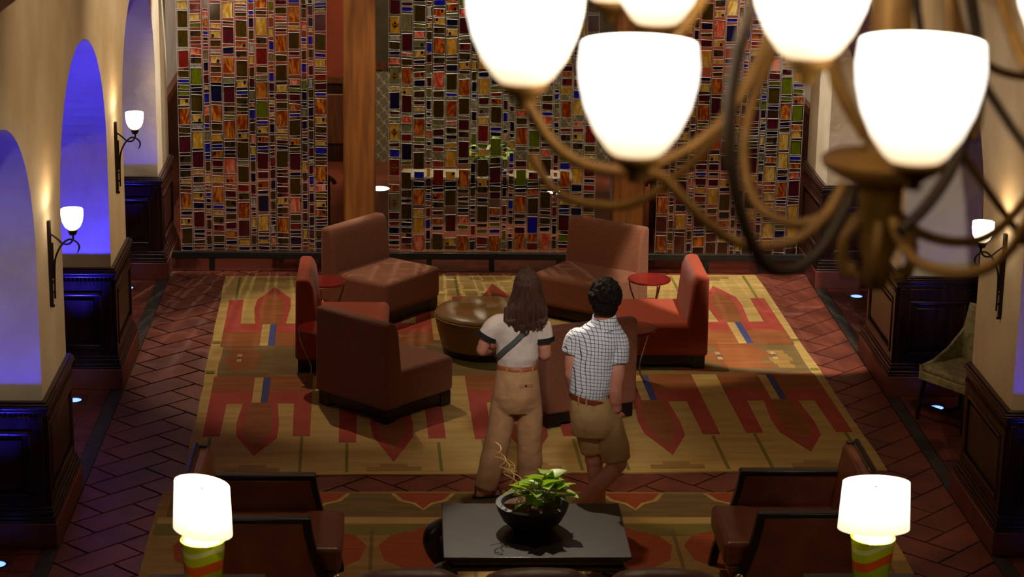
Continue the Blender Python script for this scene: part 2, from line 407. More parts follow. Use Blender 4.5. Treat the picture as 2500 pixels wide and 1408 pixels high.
# rows of tiles in the archways, slate strips between them and the hall floor
for arches, xa, xb in ((ARCH_L, -3.05, -2.415), (ARCH_R, 3.975, 4.6)):
    for a, b in arches:
        if b < 13: continue
        n = 9; h = (b-a+.2)/n
        for i in range(n):
            off = .16 if i % 2 else 0
            xs = sorted([xa, xb]+[xa+off+.32*j for j in range(0, 3) if xa+.05 < xa+off+.32*j < xb-.05])
            for x0, x1 in zip(xs, xs[1:]):
                MB().box((x0+.005, a-.1+i*h+.005, -.012), (x1-.005, a-.1+(i+1)*h-.005, 0)).build('tile', T['tile'], floor)
MB().box((-2.41, 10.5, -.012), (-2.312, 20.64, .001)).build('border_strip', T['slate'], floor)
MB().box((3.872, 10.5, -.012), (3.97, 20.64, .001)).build('border_strip', T['slate'], floor)
MB().box((-2.5, 20.65, -.012), (4.1, 21.2, .002)).build('threshold', T['stone_dark'], floor)
rf = bpy.data.materials.new('far_tiles'); rf.use_nodes = True
_p = rf.node_tree.nodes['Principled BSDF']; _p.inputs['Roughness'].default_value = .35
_b = rf.node_tree.nodes.new('ShaderNodeTexBrick'); _g = rf.node_tree.nodes.new('ShaderNodeNewGeometry')
_b.inputs['Color1'].default_value = srgb(124,58,36); _b.inputs['Color2'].default_value = srgb(104,46,30); _b.inputs['Mortar'].default_value = srgb(100,80,66)
_b.inputs['Scale'].default_value = 1; _b.inputs['Mortar Size'].default_value = .008; _b.inputs['Brick Width'].default_value = .5; _b.inputs['Row Height'].default_value = .25
rf.node_tree.links.new(_g.outputs['Position'], _b.inputs['Vector']); rf.node_tree.links.new(_b.outputs[0], _p.inputs['Base Color'])
MB().box((-5.3, 21.2, -.012), (6.9, 25.8, 0)).build('rear_tiles', rf, floor)

def arch_wall(name, x0, x1, arches, y0, y1, top, spring, rise, m):
    """thick wall with arched openings; x0 = room face, x1 = outer face"""
    prof = [(y0, 0)]
    for a, b in arches:
        c, w = (a+b)/2, (b-a)/2
        prof += [(a, 0), (a, spring*.5)]
        for i in range(49):
            t = math.pi*i/48; prof.append((c-w*math.cos(t), spring+rise*math.sin(t)**.92))
        prof += [(b, spring*.5), (b, 0)]
    prof.append((y1, 0))
    mb = MB(); s = 1 if x1 > x0 else -1
    for (ya, za), (yb, zb) in zip(prof, prof[1:]):
        if za == zb == 0 and any(abs(ya-a) < 1e-6 and abs(yb-b) < 1e-6 for a, b in arches): continue
        if abs(ya-yb) > 1e-6:
            for x, fl in ((x0, s > 0), (x1, s < 0)):
                f = (0, 1, 2, 3) if fl else (3, 2, 1, 0)
                mb.add([(x, ya, za), (x, ya, top), (x, yb, top), (x, yb, zb)], [f])
        if not (za == 0 and zb == 0):
            f = (3, 2, 1, 0) if s > 0 else (0, 1, 2, 3)
            mb.add([(x0, ya, za), (x0, yb, zb), (x1, yb, zb), (x1, ya, za)], [f])
    for y, fl in ((y0, False), (y1, True)):
        mb.add([(x0, y, 0), (x1, y, 0), (x1, y, top), (x0, y, top)], [(0, 1, 2, 3) if fl == (s < 0) else (3, 2, 1, 0)])
    return mb.build(name, m, kind='structure', smooth=30)
arch_wall('wall_left', XL0, XL1, ARCH_L, -2, 21.32, 6.6, 1.92, 1.08, T['plaster'])
arch_wall('wall_right', XR0, XR1, ARCH_R, -2, 21.25, 6.6, 1.92, 1.08, T['plaster'])
MB().box((-5.4, -2.1, 6.6), (7, 26, 6.75)).build('ceiling', T['plaster'], kind='structure')
MB().box((-5.4, -2.15, 0), (7, -2, 6.6)).build('wall_front', T['plaster'], kind='structure')
MB().box((-5.35, -2, 0), (-5.2, 26, 6.6)).build('wall_outer_left', T['red_wall'], kind='structure')
MB().box((6.8, -2, 0), (6.95, 26, 6.6)).build('wall_outer_right', T['red_wall'], kind='structure')
# pier wainscots
def wainscot(n, xa, xb, ya, yb, room):
    """xa<xb, ya<yb: the pier; room = +1 when the hall is on the +x side"""
    t = empty('trim_%d' % n, (0, 0, 0), kind='structure', label='dark wood wainscot around a pier of the arcade')
    def ring(name, d, z0, z1, m, bev=0):
        return MB().box((xa-d, ya-d, z0), (xb+d, yb+d, z1)).build(name, m, t, bevel=bev)
    ring('baseboard', .075, 0, .17, T['tile'], .006)
    mb = MB()
    for d, z0, z1 in ((.068, .17, .19), (.06, .19, .215), (.052, .215, .25), (.042, .25, .275)):
        mb.box((xa-d, ya-d, z0), (xb+d, yb+d, z1))
    mb.build('base_moulding', T['wood_dark'], t, bevel=.005)
    ring('dado', .018, .27, .93, T['wood_dark'])
    mb = MB()
    for d, z0, z1 in ((.030, .90, .925), (.038, .925, .95), (.05, .95, .968), (.045, .968, .985), (.03, .985, 1.0)):
        mb.box((xa-d, ya-d, z0), (xb+d, yb+d, z1))
    mb.build('cap_moulding', T['wood_dark'], t, bevel=.004)
    # framed raised panels on the jamb face (towards the entrance) and on the hall face
    d = .018
    def framed(org, u, nrm, w):
        U = Vector(u); N = Vector(nrm); O = Vector(org); Z = Vector((0, 0, 1))
        def slab(name, u0, u1, z0, z1, t0, t1, m=T['wood_dark'], bev=.004):
            P = [O+U*a+Z*b+N*c for c in (t0, t1) for a, b in ((u0, z0), (u1, z0), (u1, z1), (u0, z1))]
            mb.add(P, [(3, 2, 1, 0), (4, 5, 6, 7), (0, 1, 5, 4), (1, 2, 6, 5), (2, 3, 7, 6), (3, 0, 4, 7)])
        s = .075
        mb = MB()
        slab('s', 0, s, .275, .9, 0, .016); slab('s', w-s, w, .275, .9, 0, .016); slab('s', s, w-s, .275, .34, 0, .016); slab('s', s, w-s, .80, .9, 0, .016)
        mb.build('panel_frame', T['wood_dark'], t, bevel=.004)
        mb = MB(); g = .028
        slab('s', s, s+g, .34, .80, 0, .026); slab('s', w-s-g, w-s, .34, .80, 0, .026); slab('s', s, w-s, .34, .34+g, 0, .026); slab('s', s, w-s, .80-g, .80, 0, .026)
        mb.build('panel_bead', T['wood_dark'], t, bevel=.008)
        mb = MB(); slab('s', s+g+.035, w-s-g-.035, .34+g+.035, .80-g-.035, 0, .012); mb.build('panel', T['wood_dark'], t, bevel=.008)
        mb = MB(); k = int(w/.03)
        for i in range(k):
            slab('s', (i+.2)*w/k, (i+.75)*w/k, .862, .892, .016, .024)
        o = mb.build('dentils', T['wood_dark'], t); o['kind'] = 'stuff'
    framed((xa, ya-d, 0), (1, 0, 0), (0, -1, 0), xb-xa)
    if room > 0: framed((xb+d, yb, 0), (0, -1, 0), (1, 0, 0), yb-ya)
    else: framed((xa-d, ya, 0), (0, 1, 0), (-1, 0, 0), yb-ya)
n = 1
for a, b in ((ARCH_L[0][1], ARCH_L[1][0]), (ARCH_L[1][1], ARCH_L[2][0]), (ARCH_L[2][1], 21.32)):
    wainscot(n, XL1, XL0, a, b, 1); n += 1
for a, b in ((ARCH_R[0][1], ARCH_R[1][0]), (ARCH_R[1][1], ARCH_R[2][0]), (ARCH_R[2][1], 21.25)):
    wainscot(n, XR0, XR1, a, b, -1); n += 1
b = MB().box((XL0, -2, 3.77), (XL0+.16, 21.2, 3.95)).box((XL0, -2, 3.95), (XL0+.24, 21.2, 4.02)).build('trim_7', T['wood_mid'], bevel=.015, kind='structure')
MB().box((XR0-.16, -2, 3.77), (XR0, 21.2, 3.9)).box((XR0-.24, -2, 3.9), (XR0, 21.2, 4.02)).build('trim_8', T['wood_mid'], bevel=.015, kind='structure')

MB().box((-2.39, 20.78, 3.28), (3.945, 21.0, 6.6)).build('header_reflector', T['plaster'], kind='structure')  # unseen header added to reflect in the tabletop and bounce light
# back room behind the glass
MB().box((-5.2, 25.75, 0), (6.8, 25.9, 6.6)).build('wall_back', T['red_wall'], kind='structure')
wl = MB().box((-2.75, 21.32, 0), (-2.6, 25.75, 6.6)).build('wall_rear_left', T['plaster_cool'], kind='structure')
wr = MB().box((4.2, 21.25, 0), (4.35, 25.75, 6.6)).build('wall_rear_right', T['plaster_cool'], kind='structure')
for w, x0, x1 in ((wl, -2.6, -2.57), (wr, 4.17, 4.2)):
    MB().box((x0, 21.35, 0), (x1, 25.7, 1.25)).build('wainscot', T['wood_dark'], w)
    MB().box((min(x0, x1)-.0 if x0 < 0 else x0-.03, 21.35, 1.25), (x1+.03 if x0 < 0 else x1, 25.7, 1.33)).build('chair_rail', T['wood_mid'], w)
wb = bpy.data.objects['wall_back']
for x0, x1 in ((-2.57, -.6), (2.45, 4.17)):
    MB().box((x0, 25.70, 0), (x1, 25.75, .95)).build('wainscot', T['wood_dark'], wb)
    MB().box((x0, 25.68, .95), (x1, 25.75, 1.02)).build('chair_rail', T['wood_mid'], wb)
    w = (x1-x0)/3
    for i in range(3):
        MB().box((x0+i*w+.1, 25.68, .22), (x0+(i+1)*w-.1, 25.72, .82)).build('panel', T['wood_mid'], wb, bevel=.01)
def trellis_mat():
    m = bpy.data.materials.new('trellis_fabric'); m.use_nodes = True; nt = m.node_tree; L = nt.links.new; p = nt.nodes['Principled BSDF']
    g = nt.nodes.new('ShaderNodeNewGeometry'); sp = nt.nodes.new('ShaderNodeSeparateXYZ'); L(g.outputs['Position'], sp.inputs[0])
    def mth(op, a, b=None, c=None):
        n = nt.nodes.new('ShaderNodeMath'); n.operation = op
        for i, v in enumerate((a, b, c)):
            if v is None: continue
            if isinstance(v, (int, float)): n.inputs[i].default_value = v
            else: L(v, n.inputs[i])
        return n.outputs[0]
    kz = mth('MULTIPLY', sp.outputs['Z'], 2*math.pi/.16); kx = mth('MULTIPLY', sp.outputs['X'], 2*math.pi/.13)
    s2 = mth('MULTIPLY', mth('SINE', mth('MULTIPLY', kz, 2)), .45)
    f = mth('ADD', mth('COSINE', mth('ADD', kx, s2)), mth('COSINE', kz))
    ln = mth('LESS_THAN', mth('ABSOLUTE', f), .22)
    mx = nt.nodes.new('ShaderNodeMix'); mx.data_type = 'RGBA'; L(ln, mx.inputs[0]); mx.inputs[6].default_value = srgb(112,104,82); mx.inputs[7].default_value = srgb(168,158,124)
    L(mx.outputs[2], p.inputs['Base Color']); p.inputs['Roughness'].default_value = .8; return m
MB().box((-.6, 25.70, 0), (2.45, 25.75, 1.12)).build('trellis_panel', trellis_mat(), wb)
MB().box((-.6, 25.68, 1.12), (2.45, 25.75, 1.2)).build('chair_rail', T['wood_mid'], wb)
MB().box((-.6, 25.72, 1.2), (2.45, 25.75, 3.4)).build('band', mat('dark_green_wall', srgb(74,62,40), .7, c2=srgb(60,50,34), nscale=5, coord='World'), wb)
# timber posts at the screen
for x0, x1, lb in ((-.66, -.345, 'square honey-coloured timber post between the left and middle glass screens'), (1.97, 2.29, 'square timber post between the middle and right glass screens')):
    o = MB().box((x0, 20.86, 0), (x1, 21.17, 3.28)).build('timber_post', T['wood_post'], bevel=.02, label=lb, cat='post', group='timber posts')

# ------------------------------------------------------------------ coloured glass screens
PANES = {
    'left': ([-2.223, -2.104, -1.983, -1.917, -1.797, -1.675, -1.551, -1.485, -1.363, -1.299, -1.175, -1.054, -0.99, -0.928, -0.807],
     """N188-225 O253-407 Y444-502 N541-576 A606-754 O795-824 Y855-887 O914-977 N1001-1031 O1056-1120 M1156-1311 O1345-1399 A1427-1585 Y1615-1676 G1711-1746 G1772-1807 B1833-1863 O1885-1945 R1980-2139 O2174-2333 O2362-2516 Y2542-2612 Y2632-2702 O2722-2887 O2922-3087
A198-226 O259-291 N319-347 N361-394 M422-574 N607-662 Y699-759 W788-823 O860-920 Y947-984 M1011-1166 Y1200-1362 W1391-1430 Y1459-1525 O1555-1716 N1751-1782 G1816-1972 W1981-2007 O2016-2072 C2106-2162 R2205-2231 O2274-2329 G2364-2400 Y2428-2492 R2528-2587 O2622-2692 O2712-2832 N2857-2892 O2912-2947 O2972-3092
N203-227 O250-334 R348-376 O399-492 N506-538 Y566-594 N610-640 N667-700 B727-761 A801-835 Y865-943 O975-1067 B1091-1124 B1158-1245 s1276-1363 B1403-1435 C1525-1608 B1643-1730 Y1774-1800 M1826-1908 N1947-2029 s2055-2146 R2180-2206 N2240-2266 B2296-2326 A2365-2450 C2467-2512 O2544-2621 G2641-2671 s2706-2736 A2756-2846 M2881-2911 M2936-3016 A3051-3081
N215-243 O269-336 R383-441 O465-525 Y548-578 B608-636 A663-820 Y866-926 O962-999 M1022-1081 A1109-1172 B1207-1236 Y1274-1334 O1372-1436 A1465-1618 N1653-1805 A1840-1892 O1935-1991 Y2030-2091 W2121-2147 O2185-2241 Y2271-2331 Y2361-2398 O2430-2588 M2623-2743 s2778-2813 Y2833-2998 W3033-3068
A205-235 N251-287 A321-382 M405-467 O498-553 N575-606 O623-687 M720-780 A807-837 A867-925 C954-1105 N1146-1178 O1210-1264 A1296-1469 G1494-1518 O1555-1606 M1645-1797 s1832-1884 A1929-2079 N2113-2174 M2211-2369 O2399-2422 Y2457-2610 O2645-2680 N2700-2820 N2855-3020 N3045-3125
N194-224 Y245-303 M331-489 A508-665 O697-757 R776-840 O868-1024 s1047-1079 O1101-1258 Y1297-1347 A1382-1524 O1563-1598 O1633-1690 B1727-1757 Y1794-1859 O1898-2048 O2084-2140 A2179-2235 O2274-2432 O2471-2505 W2531-2560 Y2590-2616 Y2641-2761 M2781-2851 O2871-3036 R3061-3125
N201-229 O253-341 N378-406 Y430-513 M541-564 N592-620 W643-717 M753-845 N873-956 O974-1075 B1084-1111 Y1139-1216 C1253-1334 O1366-1448 B1490-1577 A1612-1643 s1673-1760 M1795-1878 O1899-1986 Y2020-2098 W2128-2215 O2253-2339 N2369-2455 B2489-2523 B2600-2625 N2650-2740 O2775-2855 N2890-2920 M2945-2980 O3005-3095
N197-230 Y267-300 N304-328 O342-365 Y393-541 N579-736 N754-786 A819-878 M906-970 M998-1153 B1190-1217 A1262-1312 Y1353-1408 B1442-1468 G1504-1661 A1691-1842 s1874-1909 O1935-1993 R2017-2168 O2215-2271 Y2297-2456 O2490-2524 A2554-2626 R2646-2811 Y2836-2956 B2981-3125
O202-230 C254-328 W370-440 N491-519 R547-575 O598-681 O699-782 N805-888 M907-994 R1026-1113 O1131-1163 M1195-1227 O1263-1331 N1359-1440 R1460-1487 Y1517-1544 M1579-1605 Y1636-1662 N1701-1727 M1758-1836 B1855-1933 A1975-2005 s2044-2122 B2156-2238 Y2285-2367 Y2465-2487 G2525-2614 N2649-2739 A2759-2789 C2824-2914 W2934-2964 s2999-3079
O203-226 O259-315 A371-520 O561-621 Y658-718 M765-824 M861-921 M962-994 O1017-1177 N1196-1223 M1250-1282 Y1305-1332 Y1359-1387 A1414-1568 O1593-1649 M1680-1732 Y1754-1815 O1858-2010 O2045-2104 A2140-2295 M2329-2356 s2387-2410 C2445-2470 O2500-2560 M2590-2628 A2653-2818 C2843-3008 N3028-3098
N199-227 N255-325 N362-390 R404-460 O488-548 C576-719 O752-908 N936-968 M991-1151 O1178-1210 A1242-1299 O1329-1478 B1515-1539 A1576-1633 M1672-1729 G1761-1786 C1822-1874 A1920-2076 M2108-2137 O2167-2320 Y2349-2382 A2418-2568 B2606-2630 B2650-2720 O2745-2780 M2805-2845 Y2865-3030 O3055-3125
R242-270 Y312-400 N433-461 M488-567 N604-688 N715-748 O780-863 O886-968 Y991-1074 N1110-1138 O1170-1252 N1275-1307 A1334-1363 N1396-1470 s1516-1590 N1621-1647 N1673-1752 G1782-1865 B1943-2025 O2064-2150 Y2176-2204 B2237-2271 C2348-2426 O2464-2550 O2592-2631 Y2656-2691 N2711-2791 N2826-2906 Y2941-3021 O3041-3076
A215-250 N270-305 N400-428 N442-531 M563-646 N674-762 Y790-813 B849-928 M955-1038 W1061-1088 M1125-1207 M1230-1257 O1289-1375 O1407-1480 N1521-1604 N1639-1669 O1696-1778 W1800-1881 M1917-2004 C2023-2049 O2082-2164 B2211-2289 Y2332-2358 N2383-2465 M2490-2576 N2601-2631 A2656-2691 N2711-2741 s2776-2856 W2876-2956 C2981-3011 Y3036-3125
N215-285 O310-390 N415-443 M475-503 A536-596 Y633-689 G726-758 C786-843 A878-1034 O1089-1116 B1153-1212 Y1239-1276 M1303-1326 O1358-1417 Y1449-1508 A1535-1688 B1718-1744 M1775-1836 R1866-1920 s1953-1975 Y2001-2066 B2092-2123 O2156-2309 M2341-2496 s2521-2551 B2579-2608 M2628-2668 O2688-2758 O2793-2863 s2883-2918 O2953-2993 O3028-3098"""),
    'centre': ([-0.219, -0.103, 0.013, 0.136, 0.199, 0.322, 0.444, 0.566, 0.633, 0.752, 0.874, 0.936, 0.999, 1.123, 1.244, 1.364, 1.428, 1.546, 1.666, 1.784],
     """A215-244 N259-294 R309-344 N369-428 R453-487 M512-576 s601-763 A788-851 R944-1100 B1130-1198 M1229-1261 Y1290-1449 s1483-1510 M1545-1571 N1598-1755 Y1781-1807 s1838-1999 C2033-2085 N2120-2150 O2172-2241 W2269-2297 Y2327-2481 M2507-2640 B2660-2695 G2715-2785 B2810-2880 O2905-2975 N3000-3035 A3060-3125
M265-325 O374-424 N444-478 O513-661 N680-710 O730-798 O813-975 G1053-1082 N1101-1257 R1286-1349 s1383-1450 C1462-1524 M1563-1725 Y1743-1800 A1843-1995 O2021-2078 C2108-2134 M2156-2319 s2350-2508 B2538-2573 M2590-2620 O2640-2675 A2700-2865 M2900-2970 M2990-3110
C196-350 Y375-528 Y548-612 A657-809 N838-887 B922-980 O1010-1170 M1214-1248 G1282-1316 A1335-1500 N1516-1547 Y1586-1617 M1643-1674 O1709-1770 N1818-1875 A1901-1953 O1988-2016 N2040-2068 Y2101-2161 s2204-2260 C2286-2342 G2381-2411 O2437-2591 N2629-2676 M2701-2821 O2856-3021 A3056-3135
O207-281 N316-400 B420-509 R539-623 A652-692 B721-756 O780-805 M839-917 Y937-1015 R1059-1083 s1118-1200 N1244-1278 C1307-1389 M1428-1452 W1482-1513 N1539-1565 N1596-1679 s1714-1793 M1819-1902 s1941-2023 M2049-2127 B2149-2235 O2266-2343 Y2386-2420 R2442-2468 W2489-2575 R2600-2626 A2661-2691 Y2711-2791 R2826-2861 A2896-2976 Y2996-3031 R3051-3086
O207-366 N406-441 A460-520 M559-594 O628-682 A712-771 N786-820 R850-1001 A1035-1089 R1186-1225 N1254-1313 M1337-1400 s1443-1491 O1518-1680 O1715-1772 C1807-1955 N1985-2011 O2042-2098 A2133-2284 O2327-2383 Y2417-2477 A2494-2559 B2593-2644 O2669-2739 N2764-2799 W2819-2889 N2914-3034 Y3069-3135
Y253-322 M392-555 O649-801 N841-890 Y909-983 Y1036-1192 Y1226-1265 N1309-1343 O1362-1415 C1453-1479 A1523-1677 B1725-1751 O1786-1939 N1969-2025 O2073-2099 Y2129-2281 Y2311-2367 N2405-2461 s2487-2517 A2543-2607 A2627-2697 N2717-2752 M2777-2817 B2852-2922 N2942-3107
A198-348 G417-452 C477-546 N586-620 O655-684 M704-733 O778-812 A832-1003 N1071-1105 M1125-1281 O1324-1377 M1397-1493 s1502-1529 O1550-1704 A1735-1887 M1944-1970 Y1992-2053 O2079-2139 R2170-2230 s2278-2303 M2325-2480 C2493-2565 G2590-2755 O2790-2825 M2860-2930 N2950-3020 Y3055-3135
N209-294 R358-448 N487-522 R566-596 N616-650 s680-709 O744-832 N872-955 N979-1067 A1145-1174 N1208-1238 G1257-1359 W1378-1412 N1490-1573 W1604-1687 B1714-1744 N1775-1862 O1880-1962 Y1988-2062 Y2097-2127 O2152-2242 M2262-2297 s2317-2347 M2382-2472 Y2507-2597 R2632-2667 O2687-2722 M2757-2787 M2807-2897 M2922-2952 A2987-3067
A205-234 R264-334 G379-413 M438-468 O488-646 N690-725 O779-838 Y848-916 O941-1107 Y1146-1204 G1224-1258 R1287-1439 Y1460-1521 s1561-1618 M1649-1710 Y1745-1898 N1915-1959 Y1994-2159 N2194-2264 O2284-2449 N2474-2639 R2674-2839 M2874-2944 R2964-3084
A195-350 B379-414 G449-479 M503-538 A558-627 M721-785 O794-844 M878-1030 O1069-1127 G1147-1312 N1341-1375 B1394-1424 O1469-1623 A1650-1702 R1729-1759 G1794-1825 N1845-1965 B1985-2150 M2170-2205 B2230-2270 R2290-2455 C2480-2515 R2550-2670 R2690-2760 M2780-2815 O2835-2905 R2930-3050
s221-290 G310-400 M430-454 N499-529 R558-652 Y677-707 N746-829 M854-937 B962-991 s1021-1108 A1138-1167 R1191-1221 Y1289-1352 N1372-1402 B1483-1567 M1598-1686 W1712-1742 M1760-1786 R1821-1901 A1936-1971 R2006-2096 A2131-2221 M2256-2336 N2356-2446 N2471-2501 C2521-2601 O2626-2661 A2696-2731 W2751-2781 A2801-2881 A2906-2941 N2966-2996 A3031-3066
N216-301 N336-370 Y395-420 O470-544 N574-603 B623-707 M741-776 A805-835 O864-943 R972-1006 B1031-1065 B1089-1172 Y1211-1294 N1329-1364 N1389-1479 M1585-1629 s1655-1734 Y1759-1794 Y1829-1859 R1884-1914 W1939-2029 Y2054-2084 O2119-2199 O2219-2249 A2274-2304 A2324-2354 C2379-2414 M2439-2519 Y2554-2644 O2669-2699 O2724-2759 G2779-2859 O2884-2914 A2934-2969 O2994-3024 N3059-3135
A217-371 M376-436 N470-505 O530-569 A594-747 N786-821 G855-1007 M1041-1095 s1197-1236 A1261-1421 O1458-1516 C1538-1595 G1630-1656 O1687-1823 M1858-1928 W1963-1998 M2018-2058 M2078-2148 G2173-2213 M2248-2318 R2343-2413 A2433-2598 A2618-2688 O2708-2743 R2778-2943 N2978-3018 O3043-3083
R212-277 A292-372 B382-540 O575-728 A763-822 O851-885 R915-979 Y1003-1159 O1184-1218 G1237-1397 O1431-1460 M1486-1640 Y1666-1719 O1789-1850 N1885-2050 R2075-2240 R2265-2430 M2465-2535 M2560-2600 G2635-2800 Y2825-2865 O2885-2920 A2955-2990 O3010-3080
C223-377 N402-437 O472-531 M566-601 O630-788 Y823-858 O955-1111 C1146-1209 M1243-1272 O1297-1364 O1379-1423 C1458-1531 B1546-1575 M1601-1658 O1685-1737 A1833-2008 A2043-2113 O2138-2303 M2323-2393 O2418-2488 Y2513-2583 A2608-2728 M2753-2788 O2808-2878 O2903-2973 R2998-3068
O224-308 R313-348 N373-457 N492-527 R552-641 A690-739 R759-794 B887-921 C946-980 R1010-1044 M1073-1156 s1180-1278 O1375-1404 N1433-1472 A1492-1522 G1615-1659 B1706-1753 N1771-1791 W1861-1957 Y1974-2052 Y2072-2102 O2127-2157 G2182-2262 s2282-2317 W2352-2387 N2412-2502 B2527-2562 W2582-2617 W2652-2742 R2777-2812 s2847-2877 O2897-2932 G2952-2982 Y3002-3082
M229-264 G299-364 M408-562 B592-622 Y671-710 R735-813 A838-995 B1020-1079 G1103-1167 s1191-1279 O1298-1356 R1390-1419 A1528-1686 Y1754-1819 R1838-1902 A1922-1968 M1977-2024 Y2051-2110 A2134-2282 N2365-2417 O2452-2487 C2522-2687 A2712-2752 O2777-2812 R2847-3012 R3047-3082
N230-265 A285-355 M390-430 G465-505 N563-632 Y657-726 A751-780 N800-864 Y879-1036 M1065-1119 O1216-1275 Y1309-1362 R1386-1420 C1445-1480 Y1555-1696 B1716-1786 R1827-1897 M1932-2097 M2132-2167 R2271-2314 Y2329-2485 N2512-2549 C2585-2640 G2665-2735 A2770-2935 M2970-3090
O220-255 C280-350 M385-420 A445-568 O593-653 O722-776 R806-860 N889-919 M953-1056 Y1129-1163 O1193-1251 R1280-1445 A1480-1645 O1706-1793 s1828-1881 A1898-2055 N2080-2150 R2170-2328 M2358-2514 O2541-2632 O2657-2697 A2717-2787 R2807-2877 Y2902-2972 O2992-3032 M3052-3120"""),
    'right': ([2.389, 2.504, 2.568, 2.688, 2.751, 2.878, 2.994, 3.115, 3.174, 3.239, 3.363, 3.427, 3.551, 3.667, 3.785],
     """A199-359 M399-553 A583-746 A781-850 O865-894 A924-963 N1022-1071 B1091-1161 R1196-1361 W1381-1451 N1471-1541 O1566-1636 N1656-1696 Y1721-1886 M1921-1991 Y2016-2086 Y2106-2176 Y2201-2236 O2261-2426 O2461-2501 A2526-2691 Y2711-2781 O2816-2886 A2911-2981 A3001-3120
A229-279 O309-394 M434-514 O549-568 O593-663 N707-742 C762-792 M827-907 M983-1022 O1052-1140 O1165-1199 A1223-1252 N1287-1355 N1380-1415 Y1435-1515 G1535-1625 R1660-1750 O1785-1820 N1855-1885 M1920-2010 O2035-2115 N2135-2170 A2195-2285 G2310-2390 G2415-2495 N2520-2555 M2575-2665 M2685-2720 A2755-2845 N2870-2960 R2980-3070
N360-390 Y430-569 N609-668 M747-910 A949-979 N1004-1038 O1062-1102 N1126-1282 Y1321-1380 O1400-1440 R1465-1505 A1530-1565 s1590-1660 N1680-1720 R1745-1815 A1840-1880 N1900-1970 Y2005-2075 M2133-2307 Y2359-2419 R2454-2494 M2529-2649 A2674-2709 G2734-2804 A2829-2899 M2919-3084
N200-286 O326-410 A440-470 N505-530 N540-565 W590-620 N655-738 N753-778 Y807-832 C866-935 Y955-985 R1088-1166 M1205-1229 O1317-1405 N1434-1463 Y1547-1640 A1666-1697 N1728-1820 A1845-1935 A2012-2034 O2073-2152 M2182-2208 B2234-2269 N2295-2381 O2407-2489 M2519-2554 M2574-2604 C2639-2674 W2709-2739 R2759-2849 M2869-2899 O2934-2969 G2989-3069
A251-351 B391-416 M451-620 N640-669 R699-758 Y788-842 M872-936 B970-995 M1025-1074 A1113-1211 O1299-1328 A1362-1415 G1449-1474 A1508-1662 M1698-1755 Y1794-1860 N1895-1926 Y2031-2183 M2226-2287 O2322-2352 N2391-2451 O2482-2641 G2676-2746 O2781-2851 A2871-2906 M2941-3061
M302-387 Y422-471 A496-561 O586-635 Y680-833 M863-927 N966-991 M1020-1079 Y1114-1168 C1221-1363 O1392-1455 O1505-1540 M1575-1729 A1765-1914 O1944-1975 N2006-2032 Y2067-2101 O2132-2193 Y2232-2288 C2327-2479 Y2513-2565 O2608-2672 O2707-2872 A2907-2942 Y2967-3037 N3057-3120
Y302-362 M392-422 A452-512 N537-602 O621-780 N810-844 Y859-923 A962-987 M1016-1164 R1184-1304 N1324-1364 A1399-1564 M1584-1619 O1700-1766 C1792-1840 G1875-1945 A1965-2035 N2070-2110 W2216-2242 N2276-2432 B2467-2497 Y2532-2673 N2693-2763 Y2798-2833 Y2858-3023 M3048-3125
R220-250 N270-300 M325-360 A385-420 O445-525 N562-652 N681-711 O800-850 M885-975 N1000-1035 M1070-1100 M1120-1210 M1245-1275 W1295-1385 Y1405-1435 Y1470-1560 M1580-1610 M1630-1710 G1797-1876 W1911-1990 W2021-2077 M2086-2112 O2147-2230 R2243-2269 A2289-2379 Y2404-2494 O2514-2604 A2624-2654 N2679-2709 M2744-2774 A2799-2889 O2909-2999 Y3019-3109
Y215-305 N340-420 N455-485 Y520-555 O580-610 O630-720 O740-820 A845-925 O960-1040 W1075-1155 A1180-1260 B1295-1325 A1345-1375 W1400-1430 A1455-1545 M1570-1660 O1680-1770 B1807-1868 Y1903-1929 R1969-1999 B2030-2060 W2095-2169 C2200-2287 B2313-2399 R2425-2451 A2477-2503 M2538-2618 Y2643-2678 B2703-2793 M2828-2858 A2878-2968 G2988-3078
B294-344 C404-504 Y533-623 O643-801 Y910-964 M994-1146 M1185-1239 O1273-1302 W1332-1361 O1395-1419 R1444-1479 M1504-1624 O1644-1714 M1790-1869 O1904-1974 N1994-2034 N2069-2139 Y2157-2205 R2244-2275 A2301-2357 W2396-2426 M2446-2486 B2511-2581 R2601-2766 O2801-2966 A2991-3125
A230-310 O394-479 N514-544 M574-594 A619-699 A724-759 Y851-871 N911-989 s1004-1078 s1117-1191 A1230-1249 Y1279-1362 W1386-1410 N1451-1477 A1497-1532 G1619-1703 B1729-1760 s1785-1820 O1845-1880 A1905-1995 O2030-2065 O2085-2175 A2200-2230 O2255-2345 O2365-2445 B2465-2495 Y2515-2550 B2575-2610 O2645-2725 B2760-2790 O2810-2890 M2915-2995 A3015-3045
A225-315 Y350-500 N525-560 G595-630 Y650-690 Y725-795 A830-870 Y911-1059 A1098-1152 O1186-1216 M1240-1265 O1294-1348 N1377-1406 M1431-1528 N1620-1651 O1677-1831 G1857-1892 M1914-1971 C2002-2124 O2144-2179 R2204-2369 N2389-2459 C2484-2519 G2539-2659 G2679-2799 W2824-2864 A2889-2959 N2984-3125
M200-261 s286-321 N346-416 G441-476 Y501-541 Y620-655 N694-719 A754-902 N922-962 O987-1027 Y1047-1197 Y1227-1383 O1402-1441 N1466-1497 A1528-1682 G1713-1744 G1771-1937 M1959-2012 Y2047-2073 N2098-2218 M2238-2403 R2423-2458 Y2493-2533 B2568-2603 R2638-2708 Y2728-2768 R2788-2858 O2878-2918 M2943-3013 O3033-3103
